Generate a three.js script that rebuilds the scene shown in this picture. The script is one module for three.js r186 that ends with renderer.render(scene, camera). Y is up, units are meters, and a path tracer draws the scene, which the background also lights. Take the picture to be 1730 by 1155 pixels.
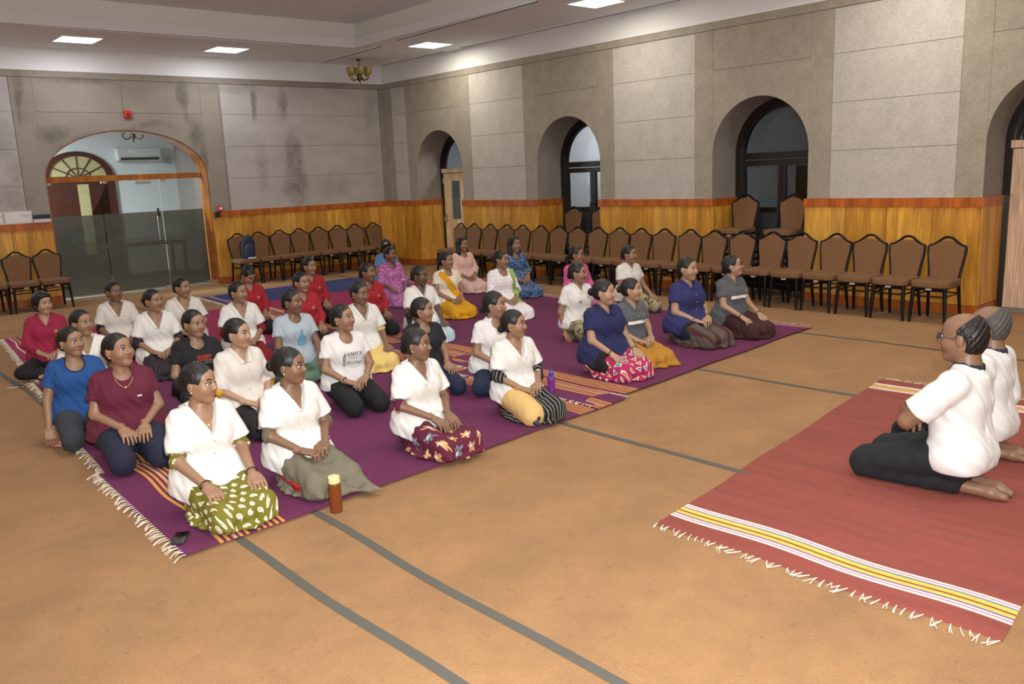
import * as THREE from 'three';
import { mergeGeometries, mergeVertices, toCreasedNormals } from 'three/addons/utils/BufferGeometryUtils.js';
import { RoundedBoxGeometry } from 'three/addons/geometries/RoundedBoxGeometry.js';
import { RectAreaLightUniformsLib } from 'three/addons/lights/RectAreaLightUniformsLib.js';

// ---------------------------------------------------------------- camera, light, exposure
const scene = new THREE.Scene();
scene.background = new THREE.Color(0x000000);
const camera = new THREE.PerspectiveCamera(44.01, 1730 / 1155, 0.05, 80);
camera.position.set(15.897, 1.8875, 10.498);
camera.matrixAutoUpdate = true;
{
  const R = new THREE.Vector3(0.66393, -0.041175, -0.74666), U = new THREE.Vector3(-0.12064, 0.979506, -0.161288), B = new THREE.Vector3(0.737999, 0.197161, 0.645357);
  camera.quaternion.setFromRotationMatrix(new THREE.Matrix4().makeBasis(R, U, B));
}
scene.add(camera);
const renderer = new THREE.WebGLRenderer({ antialias: true });
renderer.toneMapping = THREE.LinearToneMapping;
renderer.toneMappingExposure = 1.0;
renderer.shadowMap.enabled = true;
RectAreaLightUniformsLib.init();
// the photographer's flash, just above and right of the lens
const flash = new THREE.SpotLight(0xffffff, 105, 0, 0.95, 0.5, 2);
flash.position.set(16.0, 2.06, 10.44);
flash.target.position.set(8.6, 0.75, 4.15);
flash.castShadow = true; flash.shadow.radius = 2;
scene.add(flash, flash.target);
const PANEL_POWER = 25;   // luminance of one ceiling panel
const TRAY_POWER = 16;
const SOFFIT = 4.19, TRAY = 4.62, ROOM_X = 18.8, ROOM_Z = 12.4;

// ---------------------------------------------------------------- helpers
const ORD = ['first', 'second', 'third', 'fourth', 'fifth', 'sixth', 'seventh', 'eighth', 'ninth', 'tenth', 'eleventh', 'twelfth', 'thirteenth', 'fourteenth', 'fifteenth', 'sixteenth', 'seventeenth', 'eighteenth', 'nineteenth', 'twentieth', 'twenty-first'];
let seed = 12345;
const rnd = () => { seed = (seed * 1664525 + 1013904223) >>> 0; return seed / 4294967296; };
const rr = (a, b) => a + (b - a) * rnd();
const used = {};
function numbered(n) { const k = used[n] = (used[n] ?? -1) + 1; return k ? n + '_' + String(k).padStart(3, '0') : n; }
function tag(o, label, category, group, kind) {
  o.userData.label = label; if (category) o.userData.category = category;
  if (group) o.userData.group = group; if (kind) o.userData.kind = kind; return o;
}
function shade(o) { o.traverse(m => { if (m.isMesh) { m.castShadow = true; m.receiveShadow = true; } }); return o; }
function part(name, geo, mat, parent) { const m = new THREE.Mesh(geo, mat); m.name = name; m.castShadow = m.receiveShadow = true; parent.add(m); return m; }
function thing(name, label, category, x = 0, y = 0, z = 0, turn = 0, group) {
  const o = new THREE.Group(); o.name = numbered(name); o.position.set(x, y, z); o.rotation.y = turn; scene.add(o);
  return tag(o, label, category, group);
}
function structure(name, label, x = 0, y = 0, z = 0, turn = 0) {
  const o = new THREE.Group(); o.name = name; o.position.set(x, y, z); o.rotation.y = turn; scene.add(o);
  o.userData.label = label; o.userData.kind = 'structure'; o.userData.category = name.split('_')[0]; return o;
}
function bx(x0, x1, y0, y1, z0, z1) { const g = new THREE.BoxGeometry(x1 - x0, y1 - y0, z1 - z0); g.translate((x0 + x1) / 2, (y0 + y1) / 2, (z0 + z1) / 2); return metreUV(g); }
function rbx(w, h, d, r, x = 0, y = 0, z = 0, seg = 2) { const g = new RoundedBoxGeometry(w, h, d, seg, r); g.translate(x, y, z); return g; }
function metreUV(g) {
  const p = g.attributes.position, n = g.attributes.normal, uv = new Float32Array(p.count * 2);
  for (let i = 0; i < p.count; i++) {
    const ax = Math.abs(n.getX(i)), ay = Math.abs(n.getY(i)), az = Math.abs(n.getZ(i));
    if (az >= ax && az >= ay) { uv[2 * i] = p.getX(i); uv[2 * i + 1] = p.getY(i); }
    else if (ax >= ay) { uv[2 * i] = p.getZ(i); uv[2 * i + 1] = p.getY(i); }
    else { uv[2 * i] = p.getX(i); uv[2 * i + 1] = p.getZ(i); }
  }
  g.setAttribute('uv', new THREE.BufferAttribute(uv, 2)); return g;
}
function extr(shape, w0, w1, curve = 24) { const g = new THREE.ExtrudeGeometry(shape, { depth: w1 - w0, bevelEnabled: false, curveSegments: curve }); g.translate(0, 0, w0); return g; }
function merge(list) { return mergeGeometries(list.map(g => { const h = g.index ? g.toNonIndexed() : g; for (const k of Object.keys(h.attributes)) if (!['position', 'normal', 'uv'].includes(k)) h.deleteAttribute(k); if (!h.attributes.uv) h.setAttribute('uv', new THREE.BufferAttribute(new Float32Array(h.attributes.position.count * 2), 2)); return h; })); }
function tube(pts, r, seg = 24, rad = 8, closed = false) { return new THREE.TubeGeometry(new THREE.CatmullRomCurve3(pts.map(p => new THREE.Vector3(...p)), closed), seg, r, rad, closed); }
function rod(a, b, r0, r1 = r0, n = 10) {
  const A = new THREE.Vector3(...a), B = new THREE.Vector3(...b), d = B.clone().sub(A), g = new THREE.CylinderGeometry(r1, r0, d.length(), n);
  g.applyQuaternion(new THREE.Quaternion().setFromUnitVectors(new THREE.Vector3(0, 1, 0), d.clone().normalize()));
  g.translate((A.x + B.x) / 2, (A.y + B.y) / 2, (A.z + B.z) / 2); return g;
}
function lathe(pts, n = 28) { return new THREE.LatheGeometry(pts.map(p => new THREE.Vector2(...p)), n); }
const S = (c, rough = 0.8, o = {}) => new THREE.MeshStandardMaterial({ color: c, roughness: rough, ...o });

// tileable value noise
function noiseTile(n, cells, sd) {
  let s = sd; const q = () => { s = (s * 1664525 + 1013904223) >>> 0; return s / 4294967296; };
  const g = new Float32Array(cells * cells).map(q), out = new Float32Array(n * n);
  for (let y = 0; y < n; y++) for (let x = 0; x < n; x++) {
    const fx = x / n * cells, fy = y / n * cells, ix = fx | 0, iy = fy | 0; let tx = fx - ix, ty = fy - iy; tx = tx * tx * (3 - 2 * tx); ty = ty * ty * (3 - 2 * ty);
    const i1 = (ix + 1) % cells, j1 = (iy + 1) % cells, a = g[iy * cells + ix], b = g[iy * cells + i1], c = g[j1 * cells + ix], d = g[j1 * cells + i1];
    out[y * n + x] = (a + (b - a) * tx) * (1 - ty) + (c + (d - c) * tx) * ty;
  }
  return out;
}
function dataTex(n, fn, srgb = true, m = n) {
  const a = new Uint8Array(n * m * 4);
  for (let y = 0; y < m; y++) for (let x = 0; x < n; x++) { const c = fn(x, y), i = (y * n + x) * 4; a[i] = Math.max(0, Math.min(255, c[0])); a[i + 1] = Math.max(0, Math.min(255, c[1])); a[i + 2] = Math.max(0, Math.min(255, c[2])); a[i + 3] = 255; }
  const t = new THREE.DataTexture(a, n, m, THREE.RGBAFormat); t.wrapS = t.wrapT = THREE.RepeatWrapping; t.magFilter = THREE.LinearFilter; t.minFilter = THREE.LinearMipmapLinearFilter; t.generateMipmaps = true;
  if (srgb) t.colorSpace = THREE.SRGBColorSpace; t.needsUpdate = true; return t;
}
function canvasTex(w, h, draw, tile) {
  const c = document.createElement('canvas'); c.width = w; c.height = h; draw(c.getContext('2d'), w, h);
  const t = new THREE.CanvasTexture(c); t.colorSpace = THREE.SRGBColorSpace;
  if (tile) { t.wrapS = t.wrapT = THREE.RepeatWrapping; t.repeat.set(1 / tile, 1 / (tile * h / w)); }
  return t;
}
const N8 = noiseTile(512, 8, 3), N32 = noiseTile(512, 32, 5), N128 = noiseTile(512, 128, 7), N256 = noiseTile(512, 256, 9);
const at512 = (x, y) => (y & 511) * 512 + (x & 511);

// ---------------------------------------------------------------- materials of the room
function speckle(r, g, b, coarse, fine, tile, rough = 0.9, bump = 0.002) {
  const t = dataTex(512, (x, y) => { const i = at512(x, y), v = 1 + (N8[i] - .5) * coarse + (N32[i] - .5) * coarse * .7 + (N128[i] - .5) * fine + (N256[i] - .5) * fine; return [r * v, g * v, b * v]; });
  t.repeat.set(1 / tile, 1 / tile);
  const m = new THREE.MeshStandardMaterial({ map: t, roughness: rough });
  if (bump) { const bt = dataTex(512, (x, y) => { const i = at512(x, y), v = 128 + (N128[i] - .5) * 110 + (N256[i] - .5) * 110; return [v, v, v]; }, false); bt.repeat.set(1 / tile, 1 / tile); m.bumpMap = bt; m.bumpScale = bump; }
  return m;
}
const M = {};
M.panel = speckle(182, 177, 171, .05, .10, 1.3, .92, .003);
M.beige = speckle(154, 146, 133, .07, .10, 1.3, .92, .003);
M.jamb = speckle(140, 132, 124, .06, .08, 1.3, .92, .002);
M.white = S('#e2e2e2', .75);
M.soffit = S('#e8f1f4', .85);
M.tray = S('#e6e4dc', .85);
M.carpet = (() => {
  const t = dataTex(1024, (x, y) => {
    const i = at512(x, y), j = at512(x * 3 + 100, y * 3), k = at512(x >> 1, y >> 1);
    let v = 1 + (N8[k] - .5) * .09 + (N32[k] - .5) * .06 + (N256[i] - .5) * .10 + (N256[j] - .5) * .08;
    if (N32[at512(x + 77, y + 13)] > .93) v *= .93;
    return [153 * v, 116 * v, 78 * v];
  }); t.repeat.set(1 / 2.6, 1 / 2.6);
  const b = dataTex(512, (x, y) => { const v = 128 + (N256[at512(x, y)] - .5) * 200; return [v, v, v]; }, false); b.repeat.set(1 / .6, 1 / .6);
  return new THREE.MeshStandardMaterial({ map: t, roughness: .97, bumpMap: b, bumpScale: .003 });
})();
function wood(r, g, b, sd, rough = .42, tile = 1.4) {
  const t = dataTex(512, (x, y) => {
    const w = N8[at512(x, (y >> 3) + sd * 37)] * 30, i = at512((x + w) * 1 | 0, (y >> 4) + sd * 91), j = at512(((x * 2 + w) | 0) + sd * 50, y >> 5), k = at512((x >> 1) + sd * 29, y >> 4);
    const v = 1 + (N128[i] - .5) * .22 + (N256[j] - .5) * .12 + (N32[k] - .5) * .22;
    return [r * v, g * v * (1 + (N32[k] - .5) * .05), b * v * .98];
  }); t.repeat.set(1 / tile, 1 / tile);
  return new THREE.MeshPhysicalMaterial({ map: t, roughness: rough, clearcoat: .25, clearcoatRoughness: .35 });
}
M.woods = [wood(204, 148, 56, 1), wood(198, 140, 50, 2), wood(208, 154, 66, 3), wood(192, 134, 46, 4)];
M.rail = wood(168, 88, 30, 5, .35);
M.lining = wood(166, 100, 26, 6, .22);
M.frame = new THREE.MeshPhysicalMaterial({ color: '#1c1714', roughness: .35, clearcoat: .4, clearcoatRoughness: .25 });
M.cream = wood(226, 200, 158, 7, .5);
M.pinkdoor = wood(216, 184, 160, 8, .55);
M.steel = S('#c9c9c6', .25, { metalness: 1 });
M.glass = new THREE.MeshPhysicalMaterial({ color: '#cfd8d6', roughness: .02, transmission: 1, thickness: 0, ior: 1.5, side: THREE.DoubleSide });
M.darkglass = new THREE.MeshPhysicalMaterial({ color: '#9c9fa0', roughness: .03, transmission: 1, thickness: 0, ior: 1.5, side: THREE.DoubleSide });
M.film = new THREE.MeshPhysicalMaterial({ color: '#85847a', roughness: .32, transmission: .55, thickness: 0, ior: 1.45, side: THREE.DoubleSide });
M.filmLine = S('#55534b', .5);
M.black = S('#141414', .5);
M.slot = S('#4b4441', .8);
M.brass = S('#6a5a30', .35, { metalness: .85 });
M.amberglass = new THREE.MeshPhysicalMaterial({ color: '#a3935a', roughness: .25, metalness: .2, clearcoat: .6 });
M.darkwood = wood(70, 30, 22, 9, .4);
M.patternglass = (() => { const t = dataTex(256, (x, y) => { const v = N128[at512(x * 2, y * 2)] > .55 ? 1.15 : .85; return [186 * v, 174 * v, 128 * v]; }); t.repeat.set(2.2, 2.2); return new THREE.MeshStandardMaterial({ map: t, roughness: .4 }); })();
M.roomwhite = S('#d0d3d3', .85);
M.red = S('#c8202a', .4);
M.tape = S('#55534c', .75);

// ---------------------------------------------------------------- floor, far walls, ceiling
{
  const f = structure('floor', 'brown carpet covering the hall floor');
  part('carpet', bx(-.66, ROOM_X + .3, -.1, 0, -.66, ROOM_Z + .3), M.carpet, f);
  const tapes = [[8.81, 0], [8.36, 0], [6.16, 0], [4.10, 0], [2.02, 0]];
  for (const [z0] of tapes) {
    const n = 90, pos = [], idx = [], w = .026;
    for (let i = 0; i <= n; i++) { const x = .4 + (ROOM_X - .8) * i / n, dz = Math.sin(x * 1.7 + z0 * 5) * .014 + Math.sin(x * 3.9 + z0) * .008; for (const s of [-1, 1]) pos.push(x, .003, z0 + dz + s * w); }
    for (let i = 0; i < n; i++) { const a = 2 * i; idx.push(a, a + 1, a + 2, a + 1, a + 3, a + 2); }
    const g = new THREE.BufferGeometry(); g.setAttribute('position', new THREE.Float32BufferAttribute(pos, 3)); g.setIndex(idx); g.computeVertexNormals();
    part('seam_tape', g, M.tape, f);
  }
}
function row(parent, u0, u1, withRail = true) {   // wood panels, rail and base along one stretch of wall
  const n = Math.max(1, Math.round((u1 - u0) / .6)), w = (u1 - u0) / n;
  for (let i = 0; i < n; i++) part('wood_panel', bx(u0 + i * w + .004, u0 + (i + 1) * w - .004, .13, 1.275, 0, .028), M.woods[(i * 3 + Math.round(u0 * 7) + 400) % 4], parent);
  part('backing', bx(u0, u1, .02, 1.3, 0, .018), M.rail, parent);
  part('rail', bx(u0 - .0, u1, 1.27, 1.38, 0, .045), M.rail, parent);
  part('baseboard', bx(u0 - .0, u1, .012, .125, 0, .036), M.rail, parent);
}
function archPath(shape, c, r, sp, ry) { shape.lineTo(c - r, 0); shape.lineTo(c - r, sp); shape.absellipse(c, sp, r, ry, Math.PI, 0, true); shape.lineTo(c + r, 0); }
const GAP = .0028, ROWS = [1.38, 1.98, 2.575, 3.17, 3.715], PT = .012;
function lightPanels(w, u0, u1, mat = M.panel) { for (let i = 0; i < 4; i++) part('wall_panel', bx(u0 + GAP, u1 - GAP, ROWS[i] + (i ? GAP : 0), ROWS[i + 1] - GAP, 0, PT), mat, w); }
function archBay(w, c, r, sp, ry, side) {   // side strips, spandrel panel and top panels round an arch
  for (const s of [-1, 1]) { const a = s < 0 ? c - r - side : c + r; part('pilaster_strip', bx(a + GAP * .3, a + side - GAP * .3, 1.38, 3.715, 0, PT + .002), M.beige, w); }
  const sh = new THREE.Shape(); sh.moveTo(c - r + GAP * .3, 3.166); sh.lineTo(c - r + GAP * .3, sp); sh.absellipse(c, sp, r - GAP * .3, ry, Math.PI, 0, true); sh.lineTo(c + r - GAP * .3, 3.166); sh.closePath();
  part('wall_panel', extr(sh, 0, PT, 40), M.beige, w);
}
const ARCHES = [1.90, 5.53, 9.225, 12.90, 16.6], AR = .752, ASP = 2.01, DEPTH = .66;
{
  const w = structure('wall_right', 'long wall with arched door recesses, pale panels and wood wainscot');
  const sh = new THREE.Shape(); sh.moveTo(-.7, 0); for (const c of ARCHES) archPath(sh, c, AR, ASP, AR); sh.lineTo(ROOM_X + .3, 0); sh.lineTo(ROOM_X + .3, 4.8); sh.lineTo(-.7, 4.8); sh.closePath();
  part('masonry', extr(sh, -DEPTH, 0, 48), M.jamb, w);
  part('cornice_band', bx(.0, ROOM_X, 3.722, 3.825, 0, .02), M.beige, w);
  const side = .31;
  lightPanels(w, .33, .838); part('pilaster_strip', bx(.0, .325, 1.38, 3.715, 0, PT + .002), M.beige, w);
  row(w, .02, ARCHES[0] - AR);
  ARCHES.forEach((c, i) => {
    archBay(w, c, AR, ASP, AR, side);
    part('wall_panel', bx(c - AR + GAP, c + AR - GAP, 3.172, 3.715, 0, PT), M.beige, w);
    const nx = ARCHES[i + 1] ?? ROOM_X + 1.5;
    lightPanels(w, c + AR + side, Math.min(nx - AR - side, ROOM_X));
    row(w, c + AR, Math.min(nx - AR, ROOM_X));
    for (const s of [-1, 1]) {   // wainscot returning into the recess
      const u = c + s * AR, a = s < 0 ? u : u - .02, b = s < 0 ? u + .02 : u;
      part('wood_panel', bx(a, b, .13, 1.275, -DEPTH + .04, .026), M.woods[(i + 2) % 4], w);
      part('rail', bx(s < 0 ? u : u - .03, s < 0 ? u + .03 : u, 1.27, 1.38, -DEPTH + .04, .045), M.rail, w);
      part('baseboard', bx(s < 0 ? u : u - .026, s < 0 ? u + .026 : u, .012, .125, -DEPTH + .04, .036), M.rail, w);
    }
  });
}
const LD = { c: -5.385, r: 1.385, sp: 2.08, ry: .80 };   // the wide glass door arch, along -z
{
  const w = structure('wall_left', 'end wall with wide glazed arch, water-stained panels and wood wainscot', 0, 0, 0, Math.PI / 2);
  const sh = new THREE.Shape(); sh.moveTo(-ROOM_Z - .3, 0); archPath(sh, LD.c, LD.r, LD.sp, LD.ry); sh.lineTo(.7, 0); sh.lineTo(.7, 4.8); sh.lineTo(-ROOM_Z - .3, 4.8); sh.closePath();
  part('masonry', extr(sh, -.4, 0, 64), M.jamb, w);
  // damp stains, painted where the photograph shows them: [z, y, half width, half height, strength]
  const stains = [[2.95, 3.35, .06, .32, .5], [2.35, 3.4, .10, .30, .35], [2.2, 2.35, .22, .5, .4], [2.2, 1.75, .3, .4, .38], [2.9, 2.2, .15, .5, .15], [4.3, 3.4, .10, .34, .42], [4.15, 2.85, .16, .3, .38], [4.05, 2.45, .1, .4, .3], [6.55, 2.85, .25, .14, .32], [6.1, 2.65, .3, .12, .2], [6.45, 2.5, .1, .2, .3], [5.0, 2.92, .5, .07, .22], [7.0, 3.4, .06, .4, .35], [7.35, 2.7, .25, .35, .2], [7.3, 1.8, .35, .3, .2], [6.0, 3.65, .6, .06, .25], [3.3, 3.6, .6, .08, .22], [1.3, 1.8, .5, .3, .16], [.35, 3.2, .12, .5, .12], [7.2, 2.2, .12, .3, .22]];
  const tex = (r, g, b) => { const t = dataTex(1024, (px, py) => {
    const z = px / 1024 * 9.6, y = 1.3 + py / 512 * 2.55, i = at512(px * 2, py * 2), k = at512(px >> 1, py >> 1), q = at512(px, py >> 2); let v = 1 + (N8[k] - .5) * .08 + (N32[k] - .5) * .06 + (N128[i] - .5) * .08, s = 0;
    for (const [sz, sy, hw, hh, st] of stains) { const d = ((z - sz + (N32[q] - .5) * .12) / hw) ** 2 + ((y - sy + (N8[q] - .5) * .2) / hh) ** 2; if (d < 1.6) s = Math.max(s, st * (1 - d / 1.6) ** 1.3 * (.45 + .9 * N32[at512(px * 2, py)] + .3 * N8[at512(px, py * 2)])); }
    v *= 1 - s * .5; return [r * v, g * v * (1 - s * .02), b * v * (1 - s * .08)];
  }, true, 512); t.repeat.set(-1 / 9.6, 1 / 2.55); t.offset.set(0, -1.3 / 2.55); return t; };
  const pm = M.panel.clone(); pm.map = tex(176, 170, 166); const bm = M.beige.clone(); bm.map = tex(146, 138, 127);
  const save = M.beige; M.beige = bm;
  part('cornice_band', bx(-ROOM_Z, 0, 3.722, 3.825, 0, .02), M.beige, w);
  part('pilaster_strip', bx(-.12, 0, 1.38, 3.715, 0, PT + .002), M.beige, w);
  lightPanels(w, -3.62, -.125, pm);
  archBay(w, LD.c, LD.r, LD.sp, LD.ry, .34);
  for (const [a, b] of [[LD.c - LD.r, LD.c], [LD.c, LD.c + LD.r]]) part('wall_panel', bx(a + GAP, b - GAP, 3.172, 3.715, 0, PT), M.beige, w);
  lightPanels(w, -9.5, -7.115, pm); lightPanels(w, -ROOM_Z, -9.5, pm);
  row(w, LD.c + LD.r, -.02); row(w, -ROOM_Z, LD.c - LD.r);
  M.beige = save;
}
{
  const w = structure('wall_back', 'plain hall wall behind the photographer'); part('masonry', bx(-.4, ROOM_X + .3, 0, 4.8, ROOM_Z, ROOM_Z + .3), M.panel, w); part('rail', bx(0, ROOM_X, 0, 1.38, ROOM_Z - .04, ROOM_Z), M.woods[0], w);
  const v = structure('wall_far', 'plain hall wall to the right of the photographer'); part('masonry', bx(ROOM_X, ROOM_X + .3, 0, 4.8, -.66, ROOM_Z), M.panel, v); part('rail', bx(ROOM_X - .04, ROOM_X, 0, 1.38, 0, ROOM_Z), M.woods[1], v);
}
{
  const c = structure('ceiling', 'stepped white ceiling with a raised tray');
  const X0 = 2.13, Z0 = 1.94, X1 = ROOM_X - 2.1, Z1 = ROOM_Z - 1.95;
  const ring = (a, b, x0, z0, x1, z1) => { const s = new THREE.Shape(); s.moveTo(-.05, -.05); s.lineTo(ROOM_X + .05, -.05); s.lineTo(ROOM_X + .05, ROOM_Z + .05); s.lineTo(-.05, ROOM_Z + .05); s.closePath(); const h = new THREE.Path(); h.moveTo(x0, z0); h.lineTo(x0, z1); h.lineTo(x1, z1); h.lineTo(x1, z0); h.closePath(); s.holes.push(h); const g = new THREE.ExtrudeGeometry(s, { depth: b - a, bevelEnabled: false }); g.rotateX(Math.PI / 2); g.translate(0, b, 0); return g; };
  part('soffit', ring(SOFFIT, SOFFIT + .05, X0 - .02, Z0 - .02, X1 + .02, Z1 + .02), M.soffit, c);
  for (const [a, b, d, e] of [[X0 - .1, X0, Z0 - .1, Z1 + .1], [X1, X1 + .1, Z0 - .1, Z1 + .1], [X0, X1, Z0 - .1, Z0], [X0, X1, Z1, Z1 + .1]]) part('fascia', bx(a, b, SOFFIT - .004, SOFFIT + .15, d, e), M.white, c);
  part('cove_step', ring(SOFFIT + .05, TRAY + .03, X0 - .13, Z0 - .13, X1 + .13, Z1 + .13), M.tray, c);
  const nx = 8, nz = 6;
  for (let i = 0; i < nx; i++) for (let j = 0; j < nz; j++) { const w = (X1 - X0 + .3) / nx, h = (Z1 - Z0 + .3) / nz, x = X0 - .15 + i * w, z = Z0 - .15 + j * h; part('tray_board', bx(x + .003, x + w - .003, TRAY, TRAY + .02, z + .003, z + h - .003), M.soffit, c); }
  part('slab', bx(-.4, ROOM_X + .3, TRAY + .02, TRAY + .18, -.66, ROOM_Z + .3), M.soffit, c);
  // white band on top of the walls
  part('wall_band', bx(0, ROOM_X, 3.826, SOFFIT, 0, .03), M.white, c); part('wall_band', bx(0, .03, 3.826, SOFFIT, .03, ROOM_Z), M.white, c);
  part('wall_band', bx(0, ROOM_X, 3.826, SOFFIT, ROOM_Z - .03, ROOM_Z), M.white, c); part('wall_band', bx(ROOM_X - .03, ROOM_X, 3.826, SOFFIT, .03, ROOM_Z - .03), M.white, c);
}
// linear air slots in the soffit, parts of the ceiling
{
  const c = scene.getObjectByName('ceiling');
  for (const [x0, z0, x1, z1] of [[2.0, 7.24, 1.92, 3.09], [.2, 1.5, 2.45, 1.6], [3.18, 1.74, 6.9, 1.9], [.25, .16, 2.4, .16], [2.96, .16, 8.0, .16]]) {
    const L = Math.hypot(x1 - x0, z1 - z0), g = bx(-L / 2, L / 2, -.005, 0, -.035, .035), a = Math.atan2(-(z1 - z0), x1 - x0), mv = q => { q.rotateY(a); q.translate((x0 + x1) / 2, SOFFIT, (z0 + z1) / 2); return q; };
    const s = part('air_slot', mv(g), M.slot, c); for (const k of [-1, 1]) part('slot_trim', mv(bx(-L / 2, L / 2, -.012, 0, k * .045 - .01, k * .045 + .01)), M.soffit, s);
  }
}
// ceiling light panels
const LEDS = [[1.08, 6.28, 'left of the two over the glass arch wall'], [1.02, 3.84, 'right of the two over the glass arch wall'], [3.0, .88, 'nearer the chandelier, over the arched wall'], [7.27, 1.1, 'at the top edge above the second and third arches'],
  [11.5, 1.1, 'over the right end of the arched wall, out of frame'], [15.7, 1.1, 'far right over the arched wall, out of frame'], [1.05, 8.7, 'left of the glass arch, out of frame'], [1.05, 11.0, 'left corner, out of frame'],
  [17.75, 3.8, 'right side, first, out of frame'], [17.75, 6.3, 'right side, second, out of frame'], [17.75, 8.7, 'right side, third, out of frame'], [3.0, 11.4, 'behind the rows, first, out of frame'], [7.3, 11.4, 'behind the rows, second, out of frame'], [11.5, 11.4, 'behind the rows, third, out of frame'], [15.7, 11.4, 'behind the photographer, out of frame']];
const ledMat = new THREE.MeshStandardMaterial({ color: '#ffffff', emissive: '#fff8ee', emissiveIntensity: 3.2, roughness: .5 });
LEDS.forEach(([x, z, where]) => {
  const t = thing('ceiling_light', 'square white ceiling light panel, ' + where, 'ceiling light', x, SOFFIT, z, 0, 'square ceiling light panels');
  part('frame', merge([bx(-.32, .32, -.014, 0, -.32, -.29), bx(-.32, .32, -.014, 0, .29, .32), bx(-.32, -.29, -.014, 0, -.29, .29), bx(.29, .32, -.014, 0, -.29, .29)]), M.white, t);
  part('diffuser', bx(-.29, .29, -.010, 0, -.29, .29), ledMat, t);
  const l = new THREE.RectAreaLight(z < 2 ? '#fff7e2' : '#f8faff', PANEL_POWER * (z < 2 ? 1.25 : .85), .58, .58); l.position.set(0, -.02, 0); l.rotation.x = -Math.PI / 2; l.castShadow = true; t.add(l);
});
// larger panels in the raised tray above the mats and the photographer, out of frame
[[9.2, 4.4], [9.2, 8.0], [12.4, 4.4], [12.4, 8.0], [15.6, 4.4], [15.6, 8.0]].forEach(([x, z], i) => {
  const t = thing('ceiling_light', `large white light panel in the raised tray, ${ORD[i]} of six, out of frame`, 'ceiling light', x, TRAY, z, 0, 'tray light panels');
  part('frame', merge([bx(-.62, .62, -.014, 0, -.32, -.29), bx(-.62, .62, -.014, 0, .29, .32), bx(-.62, -.59, -.014, 0, -.29, .29), bx(.59, .62, -.014, 0, -.29, .29)]), M.white, t);
  part('diffuser', bx(-.59, .59, -.010, 0, -.29, .29), ledMat, t);
  const l = new THREE.RectAreaLight('#fff8ec', TRAY_POWER, 1.18, .58); l.position.set(0, -.02, 0); l.rotation.x = -Math.PI / 2; l.castShadow = true; t.add(l);
});

// ---------------------------------------------------------------- rooms beyond the openings
{
  const w = structure('wall_passage', 'white passage wall behind the arched doors');
  part('masonry', bx(-.4, ROOM_X, 0, 3.6, -3.6, -3.4), M.roomwhite, w);
  for (const x of [-.4, ROOM_X]) part('end_wall', bx(x - .1, x, 0, 3.6, -3.4, -DEPTH), M.roomwhite, w);
  const f = structure('floor_passage', 'grey floor of the passage'); part('slab', bx(-.5, ROOM_X, -.1, 0, -3.6, -DEPTH), S('#5d5a55', .6), f);
  const c = structure('ceiling_passage', 'ceiling of the passage'); part('slab', bx(-.5, ROOM_X, 3.5, 3.6, -3.6, -DEPTH), M.roomwhite, c);
  for (const x of [3.4]) {
    const t = thing('ceiling_light', 'square light panel in the passage behind the first arches', 'ceiling light', x, 3.5, -2.0);
    part('diffuser', bx(-.3, .3, -.012, 0, -.3, .3), ledMat, t); const l = new THREE.RectAreaLight('#f4f6ff', 150, .58, .58); l.position.set(0, -.02, 0); l.rotation.x = -Math.PI / 2; l.castShadow = true; t.add(l);
  }
  const wb = thing('notice_board', 'dark green board seen through the third arch', 'board', 9.4, .0, -3.37);
  part('surface', bx(-1.5, 1.3, .75, 1.75, 0, .03), S('#12201a', .4), wb);
  part('frame', merge([bx(-1.54, 1.34, 1.75, 1.79, 0, .045), bx(-1.54, 1.34, .71, .75, 0, .045), bx(-1.54, -1.5, .75, 1.75, 0, .045), bx(1.3, 1.34, .75, 1.75, 0, .045)]), M.frame, wb);
  const nt = thing('wall_switch', 'small grey switch plate behind the second arch glass', 'switch', 3.93, 2.62, -3.39); part('plate', rbx(.16, .24, .03, .008), S('#8c8f90', .5), nt); part('rocker', rbx(.06, .1, .02, .005, 0, 0, .02), S('#70736f', .5), nt);
}
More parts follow.
